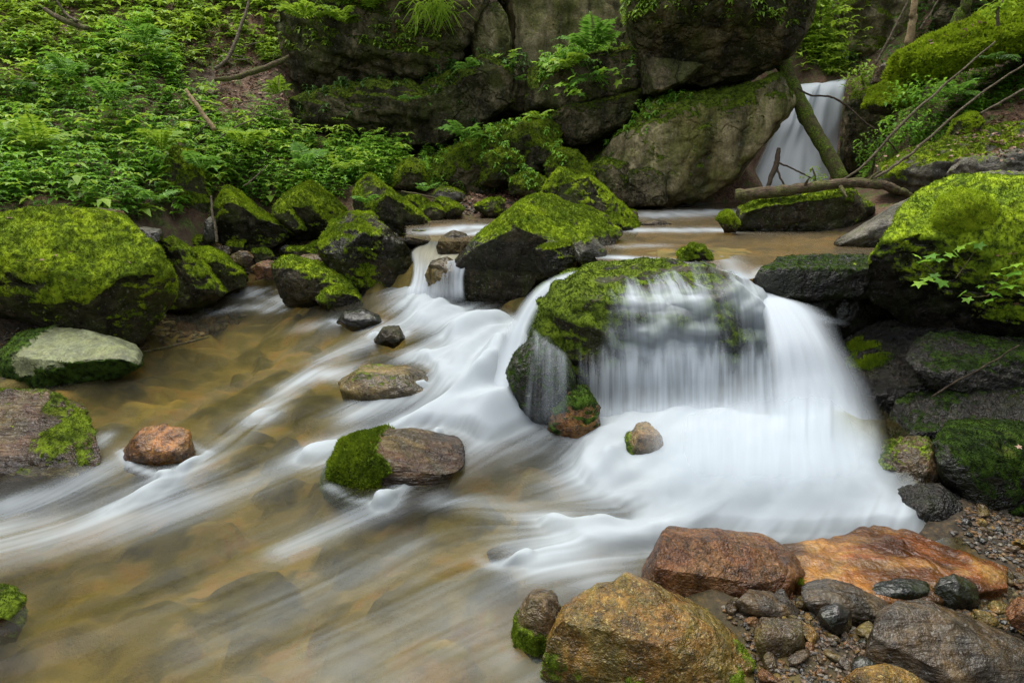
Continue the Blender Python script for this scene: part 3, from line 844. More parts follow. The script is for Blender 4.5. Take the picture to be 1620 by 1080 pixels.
for k, (cx, cy, rx, ry, Y, mt, ms, lab) in enumerate([
        (316, 386, 22, 12, 7.4, 'mossy', .8, 'lichen-spotted stone at the foot of the upright grey slab'),
        (340, 391, 13, 8, 7.3, 'golden', .3, 'ochre pebble-like stone beside the lichen-spotted stone'),
        (352, 399, 15, 9, 7.2, 'brown', .2, 'yellow-brown stone in front of the ochre stone'),
        (374, 393, 20, 13, 7.4, 'damp', .9, 'rounded olive stone in the gap below the wedge boulder'),
        (383, 411, 22, 13, 7.1, 'brown', .0, 'rusty brown stone below the rounded olive stone'),
        (413, 408, 18, 13, 7.2, 'damp', .8, 'dark green stone right of the rusty brown stone'),
        (424, 428, 25, 16, 6.9, 'redbrown', .3, 'reddish wedge stone at the head of the small channel'),
        (478, 400, 26, 9, 7.3, 'mossy', 1., 'low moss-capped stone above the flat brown stone'),
        (508, 392, 20, 9, 7.4, 'mossy', 1., 'bright mossy lump between stones behind the flat brown stone'),
        (455, 396, 14, 10, 7.5, 'blackwet', .3, 'black hollow-side stone left of the moss-capped stone'),
        (655, 325, 26, 13, 8.2, 'mossy', 1., 'mossy lump on the far gravel bar nearest the ridge-backed rock'),
        (684, 340, 22, 15, 7.9, 'mossy', 1., 'mossy stone second along the far gravel bar'),
        (706, 333, 26, 16, 8.0, 'mossy', 1., 'pointed mossy stone third along the far gravel bar'),
        (778, 330, 26, 15, 8.1, 'mossy', .9, 'round mossy stone at the end of the far gravel bar'),
        (712, 309, 32, 11, 8.7, 'grey', .5, 'flat grey stone with mossy edge behind the gravel bar'),
        (860, 316, 30, 11, 8.6, 'cliff', .6, 'dull rounded stone just behind the central boulders'),
        (998, 348, 16, 17, 7.4, 'brown', .4, 'brown stone against the right side of the pointed boulder'),
        (1038, 354, 26, 5, 7.4, 'brown', .0, 'low brown stone awash in the far riffle'),
        (1010, 318, 22, 7, 9.0, 'cliff', .3, 'dark stone at the water line below the cliff')]):
    an = np.linspace(0, 2 * math.pi, 11, endpoint=False)
    rr_ = np.random.default_rng(300 + k)
    rad = 1 + rr_.normal(0, .10, 11)
    ol = [(cx + rx * rad[j] * math.cos(t), cy + ry * rad[j] * math.sin(t)) for j, t in enumerate(an)]
    add('bank_stone', lab, ol, Y=Y, n=18, mat=mt, moss=ms, thr=.2, tuft=int(600 * ms), dull=.2, seed=400 + k)
# ---- centre
add('stone', 'small rounded stone at the lip of the left upper cascade', [(636, 378), (652, 365), (675, 366), (682, 380), (668, 392), (645, 392)], Y=6.85, D=.2, front=.16, n=20, mat='damp', moss=.3)
add('brown_rock', 'angular brown rock splitting the left upper cascade', [(691, 390), (700, 374), (717, 365), (750, 378), (742, 402), (722, 412), (694, 402)], Y=6.5, D=.25, front=.2, n=24, mat='brown', facets=6)
add('pale_rock', 'pale rounded rock below the left upper cascade with water parting round it', [(673, 435), (682, 415), (707, 408), (732, 422), (726, 456), (700, 464), (679, 454)], Y=6.0, D=.2, front=.16, n=24, mat='submerged')
add('mossy_boulder', 'large boulder with bright moss crown in the middle of the stream', [(714, 442), (725, 413), (747, 383), (773, 366), (800, 346), (817, 330), (847, 317), (873, 319), (900, 332), (927, 332), (957, 346), (982, 374), (965, 400), (900, 430), (850, 440), (828, 466), (807, 484), (763, 486), (733, 478), (718, 462)],
    Y=6.1, D=.7, front=.5, n=60, mat='damp', moss=1, thr=.3, tuft=12000, facets=4, rough=.04, cuts=((-.25, -1, -.15, .7), (.25, -.6, .9, .8)), mossfn=lambda p, n: .35 + sstep(.93, 1.12, p[:, 2]))
add('pointed_boulder', 'grey pointed boulder with moss-edged ridges behind the central boulder', [(860, 318), (873, 290), (893, 276), (913, 287), (930, 281), (953, 302), (980, 326), (1006, 355), (992, 376), (950, 382), (890, 360)],
    Y=7.2, D=.6, front=.4, n=44, mat='mossy', moss=1, thr=.05, side=.5, tuft=6500, facets=2, infl=1.12, cuts=((-.25, -1, .25, .6), (.9, -.4, .5, .85)))
add('dark_rock', 'dark mossy block at the right foot of the central boulder', [(848, 394), (872, 382), (903, 386), (915, 400), (908, 428), (873, 440), (852, 424)], Y=5.45, D=.22, front=.18, n=24, mat='damp', moss=.7, thr=.4, tuft=900, dull=.5)
add('cracked_stone', 'lichened stone with red vein beside the lip of the main cascade', [(909, 386), (937, 374), (958, 396), (959, 417), (927, 422), (912, 410)], Y=5.3, D=.17, front=.14, n=22, mat='grey', moss=.6, thr=.4, facets=6, tuft=400)
add('mossy_nub', 'small moss tuft stone poking out of the upper pool', [(1068, 414), (1079, 394), (1093, 382), (1104, 392), (1113, 390), (1126, 414), (1096, 422)], Y=5.05, D=.1, front=.09, n=18, mat='damp', moss=1, thr=-.1, tuft=1500, tsize=.014, rough=.16, dull=.2)
add('cascade_rock', 'broad rounded mossy rock that the main cascade pours over', [(830, 505), (846, 462), (885, 440), (930, 427), (1010, 420), (1100, 420), (1160, 430), (1198, 458), (1214, 505), (1214, 555), (1190, 590), (1150, 602), (1050, 604), (960, 604), (905, 598), (876, 578), (842, 548)],
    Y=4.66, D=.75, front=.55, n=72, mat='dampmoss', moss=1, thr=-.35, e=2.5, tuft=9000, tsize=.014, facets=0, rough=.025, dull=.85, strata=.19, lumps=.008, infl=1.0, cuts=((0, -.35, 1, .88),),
    side=.5, mossfn=lambda p, n: .30 + .75 * sstep(-.2, .3, fbm(p * [3, 6, 9], 3, 71)) + .6 * sstep(960, 900, project1(p)[:, 0]))
add('mossy_ledge', 'thin moss-edged ledge stone on top of the cascade rock', [(915, 440), (935, 426), (1010, 422), (1100, 426), (1150, 442), (1130, 458), (1040, 456), (950, 452)], Y=4.78, dz=-.02, D=.34, front=.26, n=34, mat='dampmoss', moss=1, thr=-.1, tuft=3000, tsize=.014, lumps=.008, rough=.03, dull=.85, e=2.6, facets=2, cuts=((0, -.2, 1, .7),))
add('cascade_core', 'shadowed brown rock behind the falling curtain', [(900, 560), (960, 540), (1180, 540), (1260, 560), (1330, 600), (1370, 660), (1380, 740), (1300, 760), (1100, 700), (940, 690)], Y=4.55, D=.6, front=.28, n=36, mat='damp', e=3)
add('dark_rock', 'dark green rock under the left end of the cascade with thin water running over', [(803, 592), (815, 566), (840, 545), (867, 541), (893, 562), (905, 588), (912, 625), (905, 670), (880, 690), (840, 668), (814, 634)],
    Y=4.0, D=.3, front=.22, n=34, mat='blackmoss', moss=.45, thr=-.4, facets=6, rough=.05, tuft=1200, dull=1)
add('rusty_rock', 'rust-edged rock at the foot of the dark green rock', [(866, 688), (872, 640), (900, 622), (928, 622), (945, 650), (952, 694), (935, 704), (895, 698)], Y=3.85, D=.2, front=.14, n=26, mat='rust', moss=.8, thr=.0, side=.9, facets=4, tuft=900, dull=1)
add('golden_rock', 'small golden rock with a mossy side at the cascade foot', [(974, 740), (996, 694), (1013, 668), (1036, 664), (1052, 706), (1044, 752), (1008, 776)], Y=3.5, D=.14, front=.12, n=28, mat='golden', moss=1, thr=-.9, facets=4, tuft=2200, dull=.7, mossfn=lambda p, n: sstep(1012, 996, project1(p)[:, 0] - .18 * (project1(p)[:, 1] - 720)))
add('brown_stone', 'little brown stone breaking the surface in front of the cascade pool', [(766, 882), (775, 868), (800, 864), (822, 872), (818, 886), (790, 892)], Y=2.72, D=.07, front=.06, n=16, mat='brown')
# ---- right bank
add('ledge_slab', 'flat mossy ledge slab damming the upper pool on the right', [(1196, 446), (1200, 424), (1214, 416), (1300, 414), (1372, 414), (1420, 430), (1415, 462), (1330, 470), (1215, 474)],
    Y=4.75, D=.45, front=.22, n=34, mat='blackmoss', e=4, moss=.55, thr=.1, side=.3, facets=2, rough=.06, tuft=700, dull=.95, cuts=((0, -.1, 1, .85),))
add('under_ledge', 'black wet rock in the hollow under the ledge slab', [(1215, 520), (1216, 465), (1300, 458), (1420, 460), (1450, 520), (1400, 545), (1300, 540)], Y=5.0, D=.5, front=.15, n=26, mat='blackwet')
add('mossy_boulder', 'big right-hand boulder with golden-green moss crown and black underside', [(1362, 402), (1378, 378), (1400, 352), (1447, 322), (1480, 299), (1523, 286), (1563, 286), (1610, 290), (1680, 305), (1740, 350), (1750, 440), (1700, 520), (1625, 552), (1547, 540), (1463, 520), (1400, 500), (1372, 462)],
    Y=4.55, D=.75, front=.5, n=72, mat='blackwet', moss=1, thr=-.7, tuft=30000, facets=3, rough=.045, lumps=.03, cuts=((-.35, -.8, -.5, .62), (-.4, -.35, 1, .80)), side=1,
    mossfn=lambda p, n: sstep(25, -25, project1(p)[:, 1] - 412 - (project1(p)[:, 0] - 1362) * .42 + 40 * fbm(p * 4, 3, 8)))
add('moss_cushion_rock', 'cushion of bright moss domed on the big right-hand boulder', [(1480, 345), (1492, 315), (1520, 303), (1555, 310), (1575, 332), (1572, 362), (1530, 372), (1490, 368)], Y=4.22, D=.2, front=.14, n=28, mat='freshmoss', moss=1, thr=-.9, tuft=8000, facets=0, rough=.05, e=2.2, dull=-1, tsize=.012)
add('wet_slab', 'black sloping slab with wet glint and moss patch under the big boulder', [(1300, 590), (1325, 525), (1370, 503), (1450, 510), (1560, 535), (1720, 560), (1780, 700), (1700, 800), (1560, 790), (1470, 745), (1400, 710), (1345, 650)],
    Y=4.35, D=.5, front=.42, n=56, mat='wetglint', e=2.6, moss=.9, thr=.15, facets=4, rough=.05, tuft=3000, tsize=.014, lumps=.006, dull=.3, cuts=((-.45, -.45, 1, .62), (-.2, -1, .1, .8)),
    mossfn=lambda p, n: np.exp(-(((project1(p)[:, 0] - 1368) / 34) ** 2 + ((project1(p)[:, 1] - 560) / 22) ** 2)) * 2.4 * sstep(-.35, .2, fbm(p * 8, 3, 12)))
add('wet_ledge', 'low black wet ledge stepping down below the sloping slab', [(1395, 690), (1420, 652), (1500, 628), (1620, 612), (1720, 640), (1700, 700), (1600, 720), (1480, 722), (1420, 712)], Y=3.75, D=.4, front=.26, n=36, mat='wetglint', e=3.4, moss=.6, thr=.45, side=.4, strata=.06, rough=.06, facets=4, tuft=1000, dull=1.1, tsize=.014, cuts=((-.15, -.4, 1, .7),))
add('wet_ledge', 'upper black ledge between the big boulder and the sloping slab', [(1440, 560), (1480, 540), (1580, 548), (1700, 565), (1720, 620), (1620, 640), (1520, 622), (1460, 600)], Y=3.98, D=.4, front=.26, n=32, mat='wetglint', e=3.4, moss=.6, thr=.45, side=.4, strata=.05, rough=.06, facets=4, tuft=800, dull=1.1, tsize=.014, cuts=((-.15, -.4, 1, .7),))
add('brown_rock', 'brown rock half veiled by spray right of the cascade foot', [(1372, 742), (1395, 716), (1440, 702), (1490, 706), (1512, 740), (1495, 782), (1430, 788), (1385, 772)], Y=3.3, D=.25, front=.2, n=28, mat='brown', moss=.8, thr=.45, tuft=900, dull=.8)
add('black_rock', 'black wet rock with glinting top beside the spray', [(1412, 786), (1432, 777), (1490, 778), (1535, 808), (1545, 838), (1505, 852), (1450, 836), (1420, 812)], Y=2.95, D=.2, front=.15, n=30, mat='wetglint', facets=4)
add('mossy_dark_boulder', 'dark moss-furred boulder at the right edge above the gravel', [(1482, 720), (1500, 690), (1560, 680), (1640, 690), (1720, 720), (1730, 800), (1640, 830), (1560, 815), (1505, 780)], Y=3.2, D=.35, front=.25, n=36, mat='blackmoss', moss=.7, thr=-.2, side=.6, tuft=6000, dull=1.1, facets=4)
add('orange_slab', 'broad wet orange slab at the edge of the cascade pool', [(1230, 880), (1242, 856), (1310, 846), (1395, 820), (1442, 834), (1503, 864), (1590, 890), (1592, 920), (1475, 944), (1352, 944), (1275, 930)],
    z=.06, dz=-.035, D=.16, front=.045, n=44, mat='orange', e=3.6, facets=4, rough=.045, moss=.5, thr=.3, mossfn=lambda p, n: np.exp(-(((p[:, 0] - 1.07) / .10) ** 2 + ((p[:, 1] - 2.37) / .05) ** 2)) * 2, tuft=700, dull=.3)
add('red_block', 'blocky red-brown rock in the foreground between golden boulder and orange slab', [(1012, 905), (1046, 846), (1106, 848), (1162, 852), (1218, 859), (1250, 875), (1282, 902), (1284, 930), (1258, 960), (1197, 962), (1136, 966), (1071, 950), (1017, 924)],
    Y=2.42, dz=-.03, infl=1.0, D=.2, front=.15, n=46, mat='redbrown', e=4.0, facets=2, rough=.03, cuts=((.05, -.5, 1, .78), (.75, -.7, 0, .80), (-.1, -1, .1, .85)))
add('golden_boulder', 'large golden-brown boulder at the bottom of the picture', [(862, 1010), (878, 962), (920, 932), (985, 910), (1040, 926), (1100, 956), (1160, 996), (1205, 1040), (1232, 1085), (1245, 1160), (1150, 1230), (980, 1230), (890, 1180), (866, 1100)],
    Y=1.98, dz=-.055, infl=1.0, D=.28, front=.16, n=60, mat='golden', e=2.6, facets=4, rough=.04, moss=.7, thr=-.3, tuft=2500, dull=.3, cuts=((-.1, -.5, 1, .8), (-.3, -1, .2, .75)),
    mossfn=lambda p, n: sstep(.10, .03, p[:, 2]) * sstep(-.2, .2, fbm(p * 9, 2, 5)))
add('mossy_stone', 'small moss-covered stone against the left of the golden boulder', [(818, 1010), (824, 965), (845, 935), (880, 942), (892, 985), (880, 1030), (845, 1036)], Y=2.12, D=.1, front=.08, n=24, mat='brown', moss=1, thr=-.4, tuft=2500, dull=.55, mossfn=lambda p, n: sstep(.08, .02, p[:, 2] - .02))
add('slate_boulder', 'smooth slate-grey boulder in the bottom right corner', [(1374, 1040), (1390, 986), (1417, 970), (1482, 972), (1547, 994), (1640, 1020), (1720, 1080), (1700, 1180), (1500, 1190), (1380, 1120)],
    Y=1.95, dz=-.03, D=.26, front=.18, n=50, mat='slate', e=2.8, facets=3, rough=.03, cuts=((0, -.6, 1, .8), (-.5, -1, .2, .78)))
add('ribbed_slab', 'grey-brown ribbed slab leaning behind the round striped stone', [(1270, 938), (1300, 932), (1352, 938), (1420, 966), (1424, 985), (1380, 1000), (1320, 990), (1288, 968)], Y=2.22, D=.12, front=.08, n=28, mat='slate', e=3.5, facets=2, rough=.03, strata=.02)
add('brown_block', 'dark amber block standing among the gravel beside the golden boulder', [(1194, 1000), (1208, 986), (1268, 990), (1276, 1030), (1252, 1066), (1222, 1062), (1200, 1030)], Y=2.02, D=.08, front=.07, n=24, mat='brown', e=4, facets=4, rough=.03)
add('round_stone', 'round dark striped stone in the middle of the gravel', [(1290, 985), (1298, 966), (1325, 958), (1348, 970), (1352, 992), (1335, 1008), (1305, 1006)], Y=2.08, D=.055, front=.05, n=20, mat='blackwet', e=2.2, rough=.03)
add('long_stone', 'long dark smooth stone below the blocky red-brown rock', [(1163, 950), (1175, 940), (1220, 944), (1258, 958), (1272, 972), (1245, 980), (1200, 972), (1170, 964)], Y=2.18, D=.07, front=.06, n=22, mat='slate')
add('dark_stone', 'dark pointed stone on the lower edge of the orange slab', [(1472, 945), (1485, 922), (1510, 914), (1545, 930), (1550, 950), (1515, 962), (1482, 960)], Y=2.3, D=.08, front=.06, n=20, mat='blackwet', facets=6)
add('dark_stone', 'black shiny stone tucked between orange slab and ribbed slab', [(1365, 940), (1385, 930), (1440, 922), (1470, 926), (1465, 942), (1410, 948)], Y=2.3, D=.07, front=.05, n=18, mat='blackwet', facets=4)
add('ochre_stone', 'flat ochre stone cut by the bottom edge beside the slate boulder', [(1330, 1086), (1345, 1068), (1400, 1060), (1450, 1074), (1470, 1100), (1400, 1120), (1340, 1110)], Y=1.78, D=.07, front=.06, n=22, mat='golden', rough=.04)
add('rust_stone', 'rust-coloured stone at the right edge above the slate boulder', [(1590, 960), (1610, 950), (1660, 955), (1670, 990), (1630, 1000), (1596, 985)], Y=2.1, D=.09, front=.07, n=20, mat='redbrown')
# ---- upper right
add('log_rock', 'long low mossy rock under the fallen log across the upper pool', [(1150, 356), (1163, 332), (1195, 322), (1280, 310), (1342, 302), (1378, 326), (1384, 352), (1330, 372), (1215, 372), (1165, 370)],
    Y=7.0, D=.5, front=.35, n=40, mat='damp', moss=1, thr=.4, tuft=3500, facets=4, dull=.2, cuts=((0, -1, -.1, .7),))
add('mossy_nub', 'mossy knob at the left end of the log rock', [(1136, 350), (1142, 336), (1156, 336), (1168, 350), (1164, 368), (1146, 368)], Y=6.6, D=.1, front=.09, n=18, mat='damp', moss=1, thr=-.3, tuft=1200)
add('grey_slab', 'bare grey slab sloping into the upper pool behind the big right boulder', [(1318, 385), (1345, 372), (1420, 325), (1450, 312), (1490, 330), (1440, 390), (1380, 400)], Y=5.9, D=.35, front=.2, n=30, mat='grey', e=3, facets=2, rough=.025, cuts=((-.35, -.4, 1, .6),))
add('grey_slab', 'pale grey rock top showing over the big right boulder', [(1525, 296), (1540, 276), (1600, 268), (1680, 272), (1700, 310), (1600, 320)], Y=5.5, D=.4, front=.25, n=26, mat='grey', moss=.5, thr=.6, cuts=((0, 0, 1, .8),))
add('bank_rock', 'grey rock shelf strewn with leaves on the right bank', [(1385, 285), (1400, 262), (1440, 242), (1520, 218), (1600, 196), (1700, 186), (1720, 280), (1580, 300), (1430, 305)], Y=7.7, D=.7, front=.45, n=48, mat='grey', moss=.9, thr=.25, tuft=6000, strata=.14, facets=3, dull=.2, cuts=((-.2, -.5, 1, .66),))
add('bank_rock', 'smooth grey lower shelf on the right bank behind the big boulder', [(1495, 280), (1530, 252), (1600, 238), (1680, 236), (1720, 290), (1600, 305)], Y=7.1, D=.5, front=.35, n=30, mat='grey', strata=.1, moss=.5, thr=.5, facets=3)
add('mossy_rock', 'golden mossy hump on the leaf-strewn right bank', [(1500, 225), (1512, 190), (1540, 178), (1556, 200), (1540, 225)], Y=7.9, D=.35, front=.25, n=24, moss=1, thr=-.3, tuft=2500)
add('mossy_ridge', 'long diagonal rock ridge draped in bright yellow-green moss at upper right', [(1405, 116), (1425, 86), (1500, 52), (1570, 16), (1640, -30), (1720, -50), (1740, 30), (1680, 65), (1600, 84), (1540, 98), (1500, 114), (1450, 126), (1415, 127)],
    Y=9.2, D=.9, front=.6, n=56, moss=1, thr=-1.4, side=1, tuft=34000, tsize=.05, facets=1, rough=.06, lumps=.05, dull=-.6, cuts=((-.25, -.65, .75, .42),))
add('mossy_rock', 'yellow mossy rock below the tip of the diagonal ridge', [(1370, 168), (1380, 142), (1410, 128), (1452, 136), (1444, 166), (1405, 182), (1378, 178)], Y=9.3, D=.5, front=.35, n=30, moss=1, thr=-.8, side=1, tuft=5500, tsize=.035, dull=-.5, cuts=((-.3, -.6, .75, .6),))
add('mossy_rock', 'small mossy ledge wedged between diagonal ridge and yellow rock', [(1412, 138), (1425, 122), (1455, 122), (1470, 138), (1440, 148)], Y=9.25, D=.3, front=.25, n=20, moss=1, thr=-.1, tuft=1500)
add('brown_rock', 'bare brown rock beside the top of the distant waterfall', [(1378, 132), (1388, 104), (1402, 98), (1412, 116), (1404, 138)], Y=9.9, D=.4, front=.25, n=20, mat='brown', rough=.08)
add('dark_rock', 'dark shadowed rock wall right of the distant waterfall', [(1330, 290), (1336, 190), (1345, 145), (1380, 138), (1400, 180), (1420, 240), (1400, 290)], Y=10.6, D=.8, front=.3, n=34, mat='cliff', moss=.8, thr=.2, tuft=2000, dull=.4)
add('far_cliff', 'grey-green cliff face beyond the distant waterfall', [(1332, 84), (1330, 0), (1335, -60), (1480, -60), (1500, 20), (1485, 82), (1440, 106), (1385, 92)], Y=13, D=1.0, front=.5, n=44, mat='cliffpale', moss=.9, thr=.1, tuft=2500, facets=3, strata=.5, cat='rock face', cuts=((-.1, -1, 0, .7),))
add('far_cliff', 'dark far cliff behind the diagonal mossy ridge', [(1480, 100), (1482, 0), (1490, -80), (1660, -80), (1680, 20), (1560, 80)], Y=12, D=1.0, front=.5, n=40, mat='cliff', moss=.8, thr=.2, tuft=2000, facets=3, strata=.4, cat='rock face')
# ------------------------------------------------------------------ water
def water_material(name, tint, murk, murk_amt, rough=.12, foamcol=(0.47, 0.53, 0.57)):
    s = N(name)
    fo = s.attr('foam')
    p = s.obj()
    nb = s.bump(s.noise(s.vmul(p, (1, 1, .3)), 7, 3, .5, .6), .12, .06)
    clear = s.n('ShaderNodeBsdfTransparent', inp={'Color': s.c(tint)})
    mk = s.n('ShaderNodeBsdfDiffuse', inp={'Color': s.c(murk)})
    body = s.n('ShaderNodeMixShader', inp={0: murk_amt, 1: clear.outputs[0], 2: mk.outputs[0]})
    gl = s.n('ShaderNodeBsdfGlossy', inp={'Color': (1, 1, 1, 1), 'Roughness': rough, 'Normal': nb})
    fr = s.n('ShaderNodeFresnel', inp={'IOR': 1.33, 'Normal': nb})
    f2 = s.math('MULTIPLY', fr.outputs[0], .35, clamp=True)
    surf = s.n('ShaderNodeMixShader', inp={0: f2, 1: body.outputs[0], 2: gl.outputs[0]})
    d = s.n('ShaderNodeBsdfDiffuse', inp={'Color': s.c(foamcol)})
    t = s.n('ShaderNodeBsdfTranslucent', inp={'Color': s.c(foamcol)})
    fm = s.n('ShaderNodeMixShader', inp={0: .3, 1: d.outputs[0], 2: t.outputs[0]})
    out = s.n('ShaderNodeMixShader', inp={0: fo, 1: surf.outputs[0], 2: fm.outputs[0]})
    return s.done(out.outputs[0])


MAT['stream'] = water_material('flowing stream water', (0.88, 0.84, 0.62), (0.11, 0.095, 0.04), .05, .2)
MAT['pool'] = water_material('amber pool water', (0.84, 0.72, 0.46), (0.21, 0.145, 0.05), .22, .16)


def fall_material():
    """falling water: white threads drawn out along the fall, gaps between them"""
    s = N('falling water threads')
    su, sv, al, fq = s.attr('su'), s.attr('sv'), s.attr('alpha'), s.attr('thread')
    v1 = s.comb(s.math('MULTIPLY', su, 22), s.math('MULTIPLY', sv, 1.6), 0.0)
    v2 = s.comb(s.math('MULTIPLY', su, 80), s.math('MULTIPLY', sv, 2.6), 3.7)
    n1 = s.noise(v1, 1.0, 2, .5, .25)
    n2 = s.noise(v2, 1.0, 2, .5, .2)
    v3 = s.comb(s.math('MULTIPLY', su, 7), s.math('MULTIPLY', sv, .8), 8.1)
    n3 = s.noise(v3, 1.0, 3, .55, .6)
    st = s.math('ADD', s.math('ADD', s.math('MULTIPLY', n1, .45), s.math('MULTIPLY', n2, .2)), s.math('MULTIPLY', n3, .35))
    st = s.ramp(st, .36, .64)
    # a = alpha*(1-thread) + thread*streak
    a = s.math('ADD', s.math('SUBTRACT', s.math('MULTIPLY', al, 1.0), s.math('MULTIPLY', fq, .5)), s.math('MULTIPLY', st, fq))
    a = s.math('MULTIPLY', a, s.ramp(al, 0.0, .18), clamp=True)
    a = s.math('MULTIPLY', a, s.attr('edge'), clamp=True)
    c = (0.66, 0.73, 0.79, 1)
    d = s.n('ShaderNodeBsdfDiffuse', inp={'Color': c})
    t = s.n('ShaderNodeBsdfTranslucent', inp={'Color': c})
    fm = s.n('ShaderNodeMixShader', inp={0: .45, 1: d.outputs[0], 2: t.outputs[0]})
    tr = s.n('ShaderNodeBsdfTransparent')
    out = s.n('ShaderNodeMixShader', inp={0: a, 1: tr.outputs[0], 2: fm.outputs[0]})
    return s.done(out.outputs[0])


MAT['fall'] = fall_material()

# ---- lower stream: grid finer towards the photographer
NA, NY = 560, 430
aa = np.linspace(-1.35, .86, NA)
yy = np.exp(np.linspace(math.log(1.35), math.log(7.3), NY))
A, YY = np.meshgrid(aa, yy)
WX, WY = (A * YY).ravel(), YY.ravel()
XY = np.stack([WX, WY], -1)
WZ = water_level(XY)

ARR = [(680, 470, 640, 512), (750, 500, 665, 535), (640, 540, 530, 570), (520, 570, 420, 640), (420, 640, 300, 730), (300, 740, 100, 830), (100, 830, -100, 880),
       (790, 540, 745, 640), (780, 640, 620, 692), (620, 660, 450, 740), (450, 740, 200, 830), (720, 690, 640, 780), (800, 715, 660, 800), (640, 800, 450, 880),
       (450, 880, 150, 1000), (1250, 700, 1140, 810), (1150, 780, 1000, 850), (1330, 720, 1300, 800), (1000, 850, 860, 830), (860, 815, 700, 790), (700, 790, 560, 860), (950, 870, 850, 890),
       (850, 890, 700, 960), (700, 960, 450, 1080), (450, 485, 330, 540), (330, 540, 250, 600), (240, 620, 170, 700), (170, 720, 40, 790), (560, 500, 500, 540),
       (200, 1000, 0, 1060), (900, 740, 760, 790), (960, 690, 900, 760), (600, 590, 520, 610), (700, 580, 640, 640), (700, 850, 560, 930), (620, 500, 560, 530)]
A_ = np.array(ARR, float)
s0, s1 = wpt(A_[:, 0], A_[:, 1]), wpt(A_[:, 2], A_[:, 3])
dirs = (s1 - s0)[:, :2]
dirs /= np.linalg.norm(dirs, axis=1, keepdims=True)
mid = ((s0 + s1) / 2)[:, :2]


def flow(q):
    out = np.zeros((len(q), 2))
    for k in range(0, len(q), 40000):
        s = q[k:k + 40000]
        d2 = ((s[:, None] - mid[None]) ** 2).sum(-1)
        wgt = 1 / (d2 + .01) ** 1.5
        out[k:k + 40000] = wgt @ dirs
    return out / np.maximum(np.linalg.norm(out, axis=1, keepdims=True), 1e-9)


FL = flow(XY).reshape(NY, NA, 2)
_la0, _lda = aa[0], aa[1] - aa[0]
_ly0, _ldy = math.log(yy[0]), math.log(yy[1]) - math.log(yy[0])


def gi(q):
    yq = np.maximum(q[:, 1], 1.36)
    i = np.clip((q[:, 0] / yq - _la0) / _lda, 0, NA - 1.001)
    j = np.clip((np.log(yq) - _ly0) / _ldy, 0, NY - 1.001)
    return i, j


def lookup(G, q):
    i, j = gi(q)
    i0, j0 = i.astype(int), j.astype(int)
    fx, fy = (i - i0), (j - j0)
    if G.ndim == 3:
        fx, fy = fx[:, None], fy[:, None]
    return (G[j0, i0] * (1 - fx) + G[j0, i0 + 1] * fx) * (1 - fy) + (G[j0 + 1, i0] * (1 - fx) + G[j0 + 1, i0 + 1] * fx) * fy


def lic(freq, length, steps, seed):
    """noise drawn out along the current"""
    acc = np.zeros(len(XY))
    wsum = 0
    h = length / steps
    for sgn in (1, -1):
        q = XY.copy()
        for k in range(steps):
            wk = .5 + .5 * math.cos(math.pi * k / steps)
            if not (sgn < 0 and k == 0):
                acc += wk * noise(np.concatenate([q * freq, np.full((len(q), 1), .5)], 1), seed)
                wsum += wk
            q = q + sgn * h * lookup(FL, q)
    acc /= acc.std()
    return acc


L1 = lic(38, .38, 20, 3)
L2 = lic(12, .7, 14, 4)
L3 = lic(5.0, .9, 10, 8)
L1, L2, L3 = [np.clip(L / 2.2, -1.2, 1.2) for L in (L1, L2, L3)]

